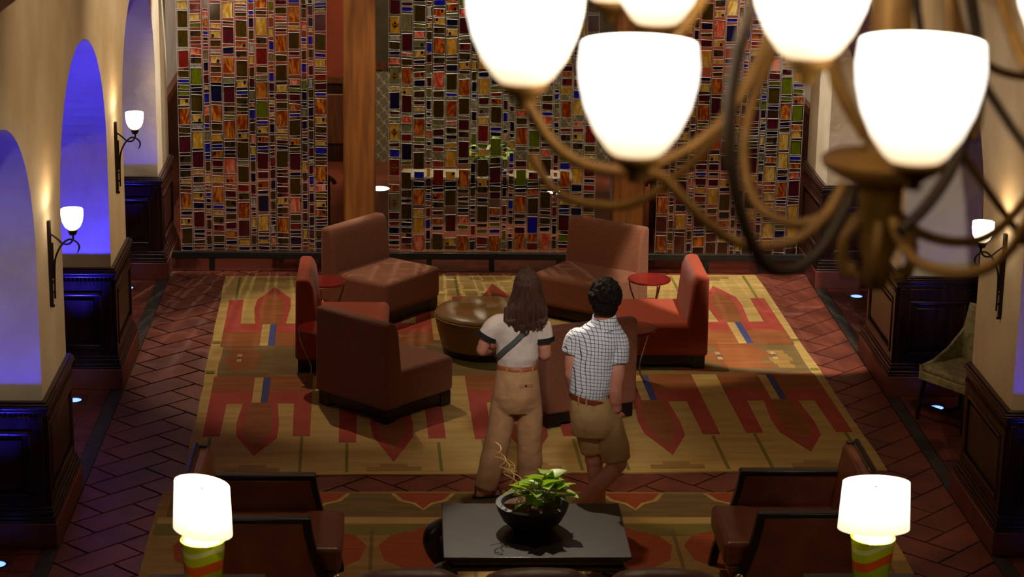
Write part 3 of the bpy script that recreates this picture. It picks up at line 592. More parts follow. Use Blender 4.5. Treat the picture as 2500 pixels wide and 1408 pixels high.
O246-316 Y351-471 Y526-675 O715-735 M765-918 C947-1002 A1041-1090 B1125-1160 G1180-1315 Y1345-1413 A1423-1471 G1511-1661 A1688-1745 G1780-1820 B1846-1873 Y1899-2004 B2024-2189 M2224-2294 M2319-2484 O2504-2624 M2659-2729 O2754-2824 M2844-2884 C2919-2954 Y2989-3024 B3049-3084"""),

}
G = {
 'O': glass_mat('glass_olive_brown', srgb(84,62,14), srgb(104,80,22), .45),
 'M': glass_mat('glass_plum', srgb(92,26,38), srgb(112,34,42), .4),
 'R': glass_mat('glass_wine_red', srgb(140,34,26), srgb(168,52,40), .4),
 'A': glass_mat('glass_amber', srgb(168,64,6), srgb(255,176,70), .4, streak=9),
 'Y': glass_mat('glass_yellow', srgb(214,160,36), srgb(248,224,140), .35, streak=9),
 'N': glass_mat('glass_navy', srgb(24,24,60), srgb(30,32,74), .35),
 'B': glass_mat('glass_cobalt', srgb(36,34,190), srgb(54,60,220), .45),
 'G': glass_mat('glass_green', srgb(126,138,12), srgb(150,160,30), .5),
 's': glass_mat('glass_sage', srgb(142,136,92), srgb(166,160,116), .45),
 'C': glass_mat('glass_coral', srgb(224,86,44), srgb(255,190,160), .3, streak=9),
 'W': glass_mat('glass_clear_streaky', srgb(210,204,190), srgb(120,120,116), .4, streak=16),
}
unit = {}
for k, m in G.items(): unit[k] = MB().box((-.5, -.5, -.5), (.5, .5, .5)).mesh('pane', m)
dot_me = MB().box((-.012, -.008, -.012), (.012, 0, .012)).mesh('glass_dot', mat('glass_dot', srgb(14,14,30), .2))
qm = MB()
for dx, dz, r_ in ((0, 0, .021), (0, .022, .014), (0, -.022, .014), (.018, 0, .014), (-.018, 0, .014)):
    m_ = [(dx+r_*math.cos(2*math.pi*j/14), dz+r_*math.sin(2*math.pi*j/14)) for j in range(14)]
    qm.add([(x, yy, z) for yy in (-.004-.0002*dx*50, 0) for x, z in m_], [tuple(range(14)), tuple(range(27, 13, -1))]+[(j, 14+j, 14+(j+1) % 14, (j+1) % 14) for j in range(14)])
quat_me = qm.mesh('quatrefoil', mat('amber_quatrefoil', srgb(110,72,14), .25))
SCREEN = {'left': 'coloured glass screen beside the pier with the two blue-lit arches', 'centre': 'widest coloured glass screen, between the two timber posts', 'right': 'coloured glass screen behind the hanging chandelier'}
GY = 20.72; TOPZ = 3.15
for key, (X, txt) in PANES.items():
    root = empty('glass_screen', ((X[0]+X[-1])/2, GY, .18), label=SCREEN[key], cat='glass screen', group='coloured glass screens')
    ox, oz = root.location.x, root.location.z
    bars = MB()
    W = .0028
    for i, x in enumerate(X):
        for dx in ((-.006, .006) if 0 < i < len(X)-1 else (0,)):
            bars.box((x+dx-W/2-ox, -.009, 0), (x+dx+W/2-ox, .009, TOPZ-oz))
    allp = []
    for i, line in enumerate(txt.split('\n')):
        xa, xb = X[i]+.012, X[i+1]-.012
        for t in line.split():
            a, b = (int(q)/1000 for q in t[1:].split('-')); allp.append((i, xa, xb, t[0], a, b))
    # the 300 that show largest are panes of their own, the rest one joined part
    order = sorted(range(len(allp)), key=lambda k: -(allp[k][2]-allp[k][1])*(allp[k][5]-allp[k][4])*(1 if allp[k][4] < 2.62 else .001))
    single = set(order[:300]); rest = MB(); keys = list(G)
    if 1:
        for k, (i, xa, xb, c, a, b) in enumerate(allp):
            jx = random.uniform(-.003, .003); jy = random.uniform(-.003, .003)
            if k in single:
                o = bpy.data.objects.new('pane', unit[c]); COL.objects.link(o); o.parent = root
                o.location = ((xa+xb)/2+jx-ox, jy, (a+b)/2-oz); o.scale = (xb-xa-.006, .008, b-a)
            else:
                o = None; rest.box((xa+.003+jx-ox, jy-.004, a-oz), (xb-.003+jx-ox, jy+.004, b-oz), keys.index(c))
            tl = random.uniform(-.004, .004)
            for z in (a-.002, b+.002):
                bars.add([(xa-.006-ox, -.009, z-W/2-tl-oz), (xb+.006-ox, -.009, z-W/2+tl-oz), (xb+.006-ox, .009, z-W/2+tl-oz), (xa-.006-ox, .009, z-W/2-tl-oz),
                          (xa-.006-ox, -.009, z+W/2-tl-oz), (xb+.006-ox, -.009, z+W/2+tl-oz), (xb+.006-ox, .009, z+W/2+tl-oz), (xa-.006-ox, .009, z+W/2-tl-oz)],
                         [(0,3,2,1),(4,5,6,7),(0,1,5,4),(1,2,6,5),(2,3,7,6),(3,0,4,7)])
            if o and key == 'centre' and i == 0 and b-a > .13 and c in 'sYR':
                q = bpy.data.objects.new('quatrefoil', quat_me); COL.objects.link(q); q.parent = o
                q.scale = tuple(1/v for v in o.scale); q.location = (0, -.006/o.scale[1], 0)
            if o and .05 < b-a < .085 and c in 'OYARs' and xb-xa > .09 and random.random() < .6:
                d = bpy.data.objects.new('glass_dot', dot_me); COL.objects.link(d); d.parent = o
                sx, sy, sz = o.scale
                d.scale = (1/sx, 1/sy, 1/sz); d.location = (random.choice((-1, 1))*(.5-.022/sx), -.006/sy, random.choice((-1, 1))*(.5-.017/sz))
    if rest.v: rest.build('small_panes', [G[q] for q in keys], root, kind='stuff')
    bars.build('came_lattice', T['steel'], root)
    MB().box((X[0]-ox, .012, 0), (X[-1]-ox, .016, TOPZ-oz)).build('clear_sheet', T['clear'], root)
    MB().box((X[0]-.02-ox, -.02, TOPZ-oz), (X[-1]+.02-ox, .03, TOPZ+.06-oz)).build('top_rail', T['rail'], root)
sr = empty('screen_rail', (.78, GY, 0), label='long dark metal floor rail carrying the glass screens', cat='rail')
MB().box((-2.31-.78, -.03, .112), (3.865-.78, .03, .178)).build('rail_bar', T['rail'], sr, bevel=.006)
for x in (-1.93, -.62, .18, .79, 1.45, 2.1, 2.9, 3.45):
    MB().box((x-.025-.78, -.035, 0.002), (x+.025-.78, .035, .112)).build('foot', T['rail'], sr)

# ------------------------------------------------------------------ rugs
C_TAN = mat('wool_tan', srgb(202,172,104), .95, c2=srgb(186,150,82), nscale=3, stretch=(.4,3,1), bump=(160,.5,.004))
C_TAN2 = mat('wool_tan_deep', srgb(174,138,76), .95, c2=srgb(156,118,60), nscale=4, stretch=(.4,3,1), bump=(160,.5,.004))
C_RED = mat('wool_red', srgb(178,76,60), .95, c2=srgb(164,64,50), nscale=4, bump=(160,.5,.004))
C_RUST = mat('wool_rust', srgb(156,94,48), .95, c2=srgb(142,80,38), nscale=4, stretch=(.4,3,1), bump=(160,.5,.004))
C_BLUE = mat('wool_blue', srgb(66,72,132), .95, bump=(160,.5,.004))
C_OLIVE = mat('wool_olive', srgb(132,108,64), .95, c2=srgb(116,94,54), nscale=4, stretch=(.4,3,1), bump=(160,.5,.004))
C_GREY = mat('wool_taupe', srgb(118,92,58), .95, bump=(160,.5,.004))
C_GREEN = mat('wool_green', srgb(128,118,54), .95, bump=(160,.5,.004))
C_STRIPE = mat('wool_orange', srgb(182,86,44), .95, c2=srgb(150,66,34), nscale=40, stretch=(.1,4,1), bump=(160,.5,.004))
RUGM = [C_TAN, C_TAN2, C_RED, C_RUST, C_BLUE, C_OLIVE, C_GREY, C_GREEN, C_STRIPE]
rug = empty('area_rug', (RUGC.x, RUGC.y, 0), RUGA, label='large tan wool rug with red spearhead motifs under the ring of chairs', cat='rug', group='patterned rugs')
def rough_edge(poly, step=.25, amp=.012):
    out = []
    for i in range(len(poly)):
        p, q = Vector(poly[i]), Vector(poly[(i+1) % len(poly)]); n = max(1, int((q-p).length/step)); nv = Vector((-(q-p).y, (q-p).x)).normalized()
        for j in range(n):
            a = random.uniform(-amp, amp) if j else 0
            out.append(tuple(p+(q-p)*j/n+nv*a))
    return out
def earclip_ok(mb, poly, z, mi):
    mb.prism(poly, z-.003, z, mi)
edge = rough_edge([(-2.57, -2.745), (2.57, -2.745), (2.57, 2.745), (-2.57, 2.745)], .4, .01)
MB().prism(edge, 0.001, .012).build('field', C_TAN, rug)
LV = [0]
def motif(mb, poly, mi, mir=False):
    LV[0] += 1
    if mir: poly = [(x, -y) for x, y in poly][::-1]
    mb.prism(poly, .0115, .0125+.00003*LV[0], mi)
mot = MB()
# centre band with stepped patches
motif(mot, rough_edge([(-2.47, -.42), (2.49, -.42), (2.49, .6), (-2.47, .6)], .3, .01), 5)
for x, y, w, h, c in ((-2.28, .08, .34, .62, 3), (-1.55, .1, .5, .5, 6), (-1.0, -.05, .7, .5, 3), (-.3, .1, .5, .7, 7), (.3, -.1, .6, .5, 3), (.95, .1, .5, .6, 6), (1.45, .05, .55, .8, 3), (1.95, .1, .62, .7, 3), (2.3, .0, .2, .5, 1), (-1.85, -.25, .4, .22, 6), (2.1, -.33, .7, .16, 6), (2.1, .5, .6, .16, 6), (-2.2, .52, .5, .14, 6), (-2.2, -.36, .5, .1, 6), (.6, .48, .5, .18, 7), (1.2, -.36, .4, .14, 7)):
    k = 5
    st = []
    for i in range(k): st += [(x-w/2*(.6+.4*((i*7) % 3)/2), y-h/2+h*i/k), (x-w/2*(.6+.4*((i*7) % 3)/2), y-h/2+h*(i+1)/k)]
    for i in reversed(range(k)): st += [(x+w/2*(.6+.4*((i*5+1) % 3)/2), y-h/2+h*(i+1)/k), (x+w/2*(.6+.4*((i*5+1) % 3)/2), y-h/2+h*i/k)]
    motif(mot, st[::-1], c)
for x in (-2.31, 1.78, 2.26):
    for s in (-1, 1):
        motif(mot, [(x-.02, .1+s*.03), (x+.02, .1+s*.03), (x+.02, .1+s*.11), (x-.02, .1+s*.11)] if s > 0 else [(x-.02, .1-.11), (x+.02, .1-.11), (x+.02, .1-.03), (x-.02, .1-.03)], 0)
        motif(mot, [(x-.035, .1+s*.02-.012), (x+.035, .1+s*.02-.012), (x+.0, .1+s*.02+.018)], 4)
BL = [(-2.49, -1.68), (-1.46, -.65), (-.43, .38), (.6, 1.46), (1.67, 2.5)]
for bi, (x0, x1) in enumerate(BL):
    c = (x0+x1)/2
    for mir in (False, True):
        e = .05*((bi*3) % 4)
        motif(mot, rough_edge([(x0, -.9), (x1, -.9), (x1, -.42), (x0, -.42)], .25, .008), 3, mir)
        motif(mot, rough_edge([(x0, -1.12), (x1, -1.12), (x1, -.84), (x0, -.84)], .25, .008), 2, mir)
        motif(mot, [(x0, -1.9-e), (x0+.13, -1.9-e), (x0+.14, -1.1), (x0, -1.1)], 2, mir)
        motif(mot, [(x1-.13, -1.9-e*.5), (x1, -1.9-e*.5), (x1, -1.1), (x1-.14, -1.1)], 2, mir)
        motif(mot, [(c, -2.34-e), (c+.155, -1.95), (c+.165, -1.65), (c+.135, -1.1), (c-.135, -1.1), (c-.165, -1.6), (c-.15, -1.9)], 2, mir)
        motif(mot, [(c, -2.16-e), (c+.10, -1.85), (c+.11, -1.6), (c+.085, -1.1), (c-.085, -1.1), (c-.11, -1.6), (c-.1, -1.85)], 3, mir)
        motif(mot, [(c-.07, -1.1), (c-.0, -1.1), (c-.0, -.45), (c-.07, -.45)], 0, mir)
        motif(mot, [(c, -1.1), (c+.055, -1.1), (c+.06, -.45), (c, -.45)], 4, mir)
        for xx in (x0+.06, x1-.06):
            motif(mot, [(xx-.012, -2.7), (xx+.012, -2.7), (xx+.012, -1.92-e), (xx-.012, -1.92-e)], 7, mir)
        motif(mot, [(c-.2, -2.68), (c+.2, -2.68), (c+.2, -2.6), (c+.1, -2.6), (c+.1, -2.54), (c-.1, -2.54), (c-.1, -2.6), (c-.2, -2.6)], 1, mir)
for s in (-1, 1):
    for y in (-.3, .55):
        motif(mot, [(s*2.53-.035, y-.03), (s*2.53+.035, y-.03), (s*2.53+.035, y+.03), (s*2.53-.035, y+.03)], 7)
mot.build('woven_motifs', RUGM, rug)
rug2 = empty('area_rug', (.785, 12.4, 0), 0, label='tan and rust patterned rug under the black coffee table', cat='rug', group='patterned rugs')
MB().prism(rough_edge([(-2.52, -2.6), (2.5, -2.6), (2.5, 2.2), (-2.52, 2.2)], .4, .012), .001, .012).build('field', C_TAN2, rug2)
mot = MB(); LV[0] = 0
def m2(poly, mi): motif(mot, poly, mi)
m2(rough_edge([(-2.45, 1.7), (2.43, 1.7), (2.43, 2.17), (-2.45, 2.17)], .3, .012), 5)
x = -2.4
while x < 2.2:
    w = .46
    m2([(x, 2.17), (x+.06, 2.02), (x+.16, 1.96), (x+w/2, 1.84), (x+w-.16, 1.96), (x+w-.06, 2.02), (x+w, 2.17)], 0)
    m2([(x+.03, 2.17), (x+.09, 2.04), (x+.18, 1.98), (x+w/2, 1.87), (x+w-.18, 1.98), (x+w-.09, 2.04), (x+w-.03, 2.17)], 8)
    x += .74
m2([(-2.5, 1.59), (2.48, 1.59), (2.48, 1.71), (-2.5, 1.71)], 0)
m2(rough_edge([(-2.5, 1.38), (2.48, 1.38), (2.48, 1.58), (-2.5, 1.58)], .3, .01), 7)
x = -2.05
while x < 2.2:
    m2([(x-.08, .2), (x+.1, .2), (x+.12, .8), (x+.26, .95), (x+.3, 1.2), (x+.22, 1.38), (x+.1, 1.44), (x, 1.53), (x-.1, 1.44), (x-.22, 1.38), (x-.3, 1.2), (x-.26, .95), (x-.12, .8)], 8)
    m2([(x+.32, .2), (x+.345, .2), (x+.345, 1.5), (x+.32, 1.5)], 5)
    x += .68
mot.build('woven_motifs', RUGM, rug2)

# ------------------------------------------------------------------ slipper chairs round the ottoman
def slipper(name, fab, loc, face, label):
    t = empty(name, (loc[0], loc[1], 0.017), R(face-90), label=label, cat='chair', group='armless chairs around the round ottoman')
    w = .395
    s = MB(); s.box((-w, -.25, .11), (w, .385, .40)); s.build('seat', fab, t, bevel=.045, seg=4)
    b = MB(); prof = [(-.385, .11), (-.19, .11), (-.20, .40), (-.235, .72), (-.27, .80), (-.375, .80)]
    b.add([(x, y, z) for x in (-w-.004, w+.004) for y, z in prof], [tuple(range(5, -1, -1)), tuple(range(6, 12))]+[(i, (i+1) % 6, 6+(i+1) % 6, 6+i) for i in range(6)])
    b.v = b.v; bo = b.build('backrest', fab, t, bevel=.03, seg=4)
    p = MB(); p.box((-w+.03, -.36, .03), (w-.03, .36, .115)); p.build('plinth', T['black_wood'], t)
    for sx in (-1, 1):
        for y in (-.325, .325):
            MB().box((sx*(w-.08)-.06, y*.95-.055, 0), (sx*(w-.08)+.06, y*.95+.055, .115)).build('leg', T['black_wood'], t, bevel=.004)
    return t
slipper('slipper_chair', T['fabric_brown'], (-.20, 16.56), 45.4, 'brown armless chair seen from behind, left of the woman')
slipper('slipper_chair', T['fabric_brown'], (1.256, 16.447), 113.6, 'brown armless chair seen from behind, hidden partly by the man')
slipper('slipper_chair', T['fabric_red'], (-.565, 17.74), 0, 'rust red armless chair left of the ottoman, seen side on')
slipper('slipper_chair', T['fabric_red'], (2.11, 17.88), 180, 'rust red armless chair right of the man, seen side on')
slipper('slipper_chair', T['fabric_brown'], (-.27, 19.22), -38, 'brown armless chair facing us in front of the left timber post')
slipper('slipper_chair', T['fabric_brown'], (1.627, 19.17), 234, "brown armless chair facing us behind the two people's heads")
# ottoman
t = empty('ottoman', (.64, 18.02, .017), label='round bronze leather ottoman with a buttoned top, ringed by chairs', cat='ottoman')
MB().lathe([(0.0, 0.0), (.36, 0), (.36, .06), (0, .06)], n=48).build('plinth', T['black_wood'], t)
MB().lathe([(0, .06), (.375, .06), (.385, .1), (.41, .2), (.43, .30), (.432, .315)], n=56).build('side', T['leather_olive'], t, smooth=True)
tp = MB().lathe([(.432, .315), (.438, .325), (.43, .345), (.40, .368), (.32, .388), (.2, .398), (.1, .395), (.05, .382), (.025, .366), (0, .362)], n=56); tp = tp.build('top', T['leather_olive'], t, smooth=60)
pip = MB(); pip.tube([(.436*math.cos(a), .436*math.sin(a), .32) for a in [2*math.pi*i/56 for i in range(57)]], .007, 8); pip.build('piping', T['leather_olive'], tp, smooth=True)
MB().sphere((0, 0, .368), (.026, .026, .012)).build('button', T['leather_olive'], tp, smooth=True)
# red side tables
def side_table(loc, label, rz=0):
    t = empty('side_table', (loc[0], loc[1], .017), rz, label=label, cat='side table', group='small round red side tables')
    MB().lathe([(0, .475), (.175, .475), (.188, .482), (.19, .492), (.186, .5), (0, .5)], n=40).build('top', T['red_lacquer'], t, smooth=30)
    for i in range(3):
        a = R(120*i+20)
        pts = [(r*math.cos(a), r*math.sin(a), z) for r, z in ((.175, .47), (.165, .40), (.12, .28), (.08, .18), (.085, .1), (.13, .02), (.16, .006))]
        MB().tube(smooth_path(pts, 5), .0075, 8).build('leg', T['chrome'], t, smooth=True)
side_table((-.745, 18.42), 'small round red side table in front of the chair by the left timber post')
side_table((2.10, 18.55), 'small round red side table behind the rust chair on the right', .5)
side_table((-.72, 16.99), 'red side table half hidden between the two left chairs', .8)
side_table((1.815, 17.03), 'red side table just right of the checked shirt', .3)

# ------------------------------------------------------------------ foreground furniture
t = empty('coffee_table', (.778, 12.775, .017), label='black lacquered coffee table with scrolled legs carrying the planter', cat='table')
MB().box((-.573, -.456, .415), (.573, .456, .437)).build('top', T['black_lacquer'], t, bevel=.006)
a = MB()
for d, z0, z1 in ((.02, .395, .415), (.05, .36, .395), (.035, .33, .36)):
    a.box((-.573+d, -.456+d, z0), (.573-d, .456-d, z1))
a.build('apron', T['black_lacquer'], t, bevel=.012, seg=3)
for sx in (-1, 1):
    for sy in (-1, 1):
        l = MB(); k = -.50 if sx < 0 else .41; pts = [(k, sy*.36, .34), (k+sx*.10, sy*.36, .29), (k+sx*.125, sy*.36, .22), (k+sx*.09, sy*.36, .13), (k+sx*.04, sy*.36, .07), (k+sx*.055, sy*.36, .0)]
        pts[-1] = (pts[-1][0], pts[-1][1], .03); l.tube(smooth_path(pts, 5), [.05+.02*math.sin(math.pi*i/25) for i in range(26)], 12); l.build('leg', T['black_lacquer'], t, smooth=True)
t = empty('planter_bowl', (.765, 12.80, .456), label='charcoal bowl planter on the black coffee table', cat='planter')
MB().lathe([(r*.95, z*.70) for r, z in ((0, .0), (.09, 0), (.14, .022), (.195, .09), (.226, .17), (.238, .225), (.24, .24), (.206, .245), (.2, .232), (.19, .2))], n=56).build('bowl', T['planter'], t, smooth=40)
MB().lathe([(0, .156), (.1, .152), (.184, .144)], n=40).build('soil', T['soil'], t, smooth=True)
PB = Vector((.765, 12.80, .456-.02))
def leaf_mesh(name, m):
    mb = MB(); vs = []; half = [(0, 0), (.30, -.02), (.44, .16), (.40, .42), (.24, .72), (0, 1.0)]
    n = len(half)
    for s in (1, -1):
        for x, y in half: vs.append((s*x, y, .22*abs(x)-.25*(y-.3)**2))
    fs = [(i, i+1, n+i+1, n+i) for i in range(0)]
    mid = [(0, y, -.25*(y-.3)**2-.03) for x, y in half]
    vs2 = vs+mid
    for i in range(n-1):
        fs.append((2*n+i, i, i+1, 2*n+i+1)); fs.append((2*n+i+1, n+i+1, n+i, 2*n+i))
    mb.add(vs2, fs); me = mb.mesh(name, m); me.polygons.foreach_set('use_smooth', [True]*len(me.polygons)); return me
def plant(name, origin, spread, count, size, m, label, hmin, hmax, seed=3, bias=(0, 0)):
    rnd = random.Random(seed)
    t = empty(name, origin, label=label, cat='plant')
    me = leaf_mesh('leaf', m); O = Vector(origin)
    for i in range(count):
        a = rnd.uniform(0, 2*math.pi); r = spread*math.sqrt(rnd.random())
        top = Vector((bias[0]+r*math.cos(a), bias[1]+r*math.sin(a)*.8, rnd.uniform(hmin, hmax)*(1-.4*r/spread)))
        base = Vector((bias[0]*.6+top.x*.25, bias[1]*.6+top.y*.25, -.015))
        st = MB().tube(smooth_path([base, (base+top)/2+Vector((0, 0, .02)), top], 3), .0028, 5); so = st.build('stem', m, t, smooth=True)
        o = bpy.data.objects.new('leaf', me); COL.objects.link(o); o.parent = so; o.location = top
        s = size*rnd.uniform(.7, 1.2); o.scale = (s, s, s)
        o.rotation_euler = (rnd.uniform(-.5, .7), rnd.uniform(-.4, .4), math.atan2(top.y-bias[1], top.x-bias[0])-math.pi/2+rnd.uniform(-.8, .8))
    return t
plant('pothos', PB+Vector((.03, -.01, .178)), .15, 34, .112, T['leaf'], 'bright green heart-leaved plant growing in the charcoal bowl', .03, .22, 5, (.03, .0))
# golden curly twigs standing in the bowl
t = empty('curly_twigs', PB+Vector((-.06, .05, .17)), label='thin golden curled twigs rising left of the green leaves', cat='twigs')
for j, (dx, dz, turns, ph) in enumerate(((-.19, .40, 3.2, 0), (-.12, .33, 2.4, 2), (-.17, .33, 2.8, 4), (-.06, .22, 1.6, 1))):
    pts = []
    for i in range(60):
        s = i/59; r = .014+.034*s*(1-.3*s)
        pts.append((dx*s+r*math.cos(2*math.pi*turns*s+ph), .03*j-.04+r*math.sin(2*math.pi*turns*s+ph), dz*s**.9))
    MB().tube(pts, .003, 6).build('twig', T['twig'], t, smooth=True)

def club_chair(loc, mirror, label):
    """faces +x; mirror flips it to face -x"""
    t = empty('leather_armchair', (loc[0], loc[1], .017), math.pi if mirror else 0, label=label, cat='armchair', group='leather armchairs with dark wood frames')
    MB().box((-.33, -.335, .27), (.47, .335, .43)).build('seat', T['leather_brown'], t, bevel=.035, seg=4)
    MB().box((-.36, -.33, .2), (.44, .33, .27)).build('seat_rail', T['leather_brown'], t, bevel=.01)
    b = MB(); prof = [(-.26, .25), (-.33, .55), (-.38, .83), (-.455, .83), (-.46, .55), (-.46, .25)]
    b.add([(x, y, z) for y in (-.39, .39) for x, z in prof], [tuple(range(6)), tuple(range(11, 5, -1))]+[(6+i, 6+(i+1) % 6, (i+1) % 6, i) for i in range(6)])
    b.build('backrest', T['leather_brown'], t, bevel=.02, seg=3)
    MB().tube([(-.47, -.40, .84), (-.47, .40, .84)], .018, 8).build('back_rail', T['black_wood'], t, smooth=True)
    for s in (-1, 1):
        MB().box((-.45, s*.385-.018, .2), (-.40, s*.385+.02, .845)).build('back_post', T['black_wood'], t, bevel=.006)
        a = MB(); P = [(-.42, .2), (.37, .2), (.32, .36), (.275, .50), (.25, .62), (-.40, .62)]
        y0, y1 = (s*.345, s*.395) if s > 0 else (s*.395, s*.345)
        a.add([(x, y, z) for y in (y0, y1) for x, z in P], [tuple(range(6)), tuple(range(11, 5, -1))]+[(6+i, 6+(i+1) % 6, (i+1) % 6, i) for i in range(6)])
        a.build('arm_panel', T['leather_brown'], t, bevel=.008)
        MB().box((-.45, s*.375-.038, .62), (.285, s*.375+.038, .655)).build('arm_rail', T['black_wood'], t, bevel=.008, seg=3)
        pts = smooth_path([(.262, s*.375, .645), (.275, s*.375, .55), (.305, s*.375, .42), (.35, s*.375, .28), (.41, s*.375, .14), (.44, s*.375, .0)], 4)
        q = MB()
        for i in range(len(pts)-1):
            p0, p1 = pts[i], pts[i+1]; w = .026
            q.add([(p0.x-w, p0.y-w, p0.z), (p0.x+w, p0.y-w, p0.z), (p0.x+w, p0.y+w, p0.z), (p0.x-w, p0.y+w, p0.z), (p1.x-w, p1.y-w, p1.z), (p1.x+w, p1.y-w, p1.z), (p1.x+w, p1.y+w, p1.z), (p1.x-w, p1.y+w, p1.z)],
                  [(0,4,5,1),(1,5,6,2),(2,6,7,3),(3,7,4,0)]+([(0,1,2,3)] if i == 0 else []))
        q.build('front_leg', T['black_wood'], t)
        MB().box((-.46, s*.36-.025, 0), (-.41, s*.36+.025, .22)).build('rear_leg', T['black_wood'], t, bevel=.005)
    return t
club_chair((-.885, 12.81), False, 'brown leather armchair with dark wood arms behind the angled lampshade')
club_chair((2.42, 12.90), True, 'brown leather armchair with dark wood arms behind the wide lampshade')
# table lamps
def vase_mat(name, ph):
    m = bpy.data.materials.new(name); m.use_nodes = True; nt = m.node_tree; L = nt.links.new; p = nt.nodes['Principled BSDF']
    p.inputs['Roughness'].default_value = .15; p.inputs['Coat Weight'].default_value = .5
    tc = nt.nodes.new('ShaderNodeTexCoord'); sp = nt.nodes.new('ShaderNodeSeparateXYZ'); L(tc.outputs['Object'], sp.inputs[0])
    def mth(op, a, b=None):
        n = nt.nodes.new('ShaderNodeMath'); n.operation = op
        for i, v in enumerate((a, b)):
            if v is None: continue
            if isinstance(v, (int, float)): n.inputs[i].default_value = v
            else: L(v, n.inputs[i])
        return n.outputs[0]
    w = mth('MULTIPLY', mth('SINE', mth('ADD', mth('MULTIPLY', sp.outputs['X'], 17), ph)), .03)
    z = mth('DIVIDE', mth('ADD', sp.outputs['Z'], w), .36)
    r = nt.nodes.new('ShaderNodeValToRGB'); e = r.color_ramp; e.interpolation = 'CONSTANT'
    cols = [(0, srgb(70,90,160)), (.12, srgb(176,196,30)), (.34, srgb(166,186,34)), (.50, srgb(236,92,30)), (.66, srgb(204,222,30)), (.80, srgb(236,242,150)), (.88, srgb(204,222,32))]
    e.elements[0].position = 0; e.elements[0].color = cols[0][1]; e.elements[1].position = cols[1][0]; e.elements[1].color = cols[1][1]
    for pos, c in cols[2:]:
        q = e.elements.new(pos); q.color = c
    L(z, r.inputs[0]); L(r.outputs[0], p.inputs['Base Color']); return m
def table_lamp(x, y, z0, rz, tilt, ph, label):
    t = empty('table_lamp', (x, y, z0), rz, label=label, cat='lamp', group='table lamps with green painted vases')
    MB().lathe([(r*1.07, z) for r, z in ((0, 0), (.085, 0), (.088, .012), (.092, .06), (.105, .2), (.116, .33), (.118, .338), (.108, .34))], n=48).build('vase', vase_mat('painted_vase', ph), t, smooth=50)
    MB().lathe([(.112, .337), (.09, .343), (.0, .345)], n=40).build('vase_cap', mat('white_cap', srgb(225,222,212), .4), t, smooth=True)
    MB().lathe([(.008, .34), (.008, .64), (0, .645)], n=10).build('stem', T['chrome'], t, smooth=True)
    s = MB().lathe([(.205, .39), (.19, .665)], n=64, sy=.63)
    s.lathe([(.190, .665), (.187, .663), (.202, .392), (.205, .39)], n=64, sy=.63)
    s.xform(Matrix.Translation((0, 0, .5)) @ Matrix.Rotation(tilt, 4, 'X') @ Matrix.Translation((0, 0, -.5)))
    s.build('lampshade', T['shade'], t, smooth=40)
    for i in range(3):
        q = 2*math.pi*i/3; MB().tube([(0, 0, .64), (.19*math.cos(q), .12*math.sin(q), .655)], .002, 6).build('shade_spoke', T['chrome'], t)
    d = bpy.data.lights.new('lamp_bulb', 'POINT'); d.energy = 2.5; d.color = WARMW; d.shadow_soft_size = .03
    o = bpy.data.objects.new('lamp_bulb', d); COL.objects.link(o); o.parent = t; o.location = (0, .02, .50)
    return t
table_lamp(-1.145, 11.42, .60, R(-45), 0, 1.2, 'green painted vase lamp whose lit oval shade is turned at an angle')
table_lamp(2.615, 11.45, .60, 0, 0, 3.3, 'green painted vase lamp whose lit oval shade faces us square on')
for x, lb in ((-1.15, 'dark end table under the lamp with the angled shade'), (2.605, 'dark end table under the lamp with the wide shade')):
    t = empty('end_table', (x, 11.42, .0), label=lb, cat='table', group='dark end tables')
    MB().box((-.33, -.31, .56), (.33, .31, .60)).build('top', T['black_lacquer'], t, bevel=.006)
    MB().box((-.29, -.27, .48), (.29, .27, .56)).build('apron', T['black_lacquer'], t)
    for sx in (-1, 1):
        for sy in (-1, 1):
            MB().box((sx*.27-.025, sy*.25-.025, .017), (sx*.27+.025, sy*.25+.025, .5)).build('leg', T['black_lacquer'], t)
# sofa seen over its back
t = empty('sofa', (.70, 11.34, .017), label='mauve leather sofa facing the coffee table, only its back cushions in view', cat='sofa')
MB().box((-1.06, -.42, .12), (1.06, .36, .42)).build('seat', T['leather_mauve'], t, bevel=.03)
MB().box((-1.06, -.46, .12), (1.06, -.30, .80)).build('backrest', T['leather_brown'], t, bevel=.03)
for i in range(3):
    c = MB(); c.sphere((-.70+.70*i, -.2, .60), (.36, .13, .255), 28); 
    for k, v in enumerate(c.v):
        x, y, z = v; dx, dz = x-(-.70+.70*i), z-.60; sx = .36*math.copysign(min(1, abs(dx/.36)**.55), dx); sz = .255*math.copysign(min(1, abs(dz/.255)**.6), dz)
        c.v[k] = (-.70+.70*i+sx*.96, y, .60+sz)
    o = c.build('back_cushion', T['leather_mauve'], t, smooth=True); displace(o, .12, .02)
for s in (-1, 1):
    MB().tube([(s*1.085, -.38, .017), (s*1.085, -.38, .88)], .022, 14).sphere((s*1.085, -.38, .88), .022).build('corner_post', T['chrome'], t, smooth=True)
    MB().box((s*1.03-.05, -.4, .1), (s*1.03+.05, .34, .60)).build('armrest', T['leather_brown'], t, bevel=.03)
for sx in (-1, 1):
    MB().box((sx*.95-.03, .25, 0), (sx*.95+.03, .31, .13)).build('leg', T['black_wood'], t)
    MB().box((sx*.95-.03, -.4, 0), (sx*.95+.03, -.34, .13)).build('leg', T['black_wood'], t)

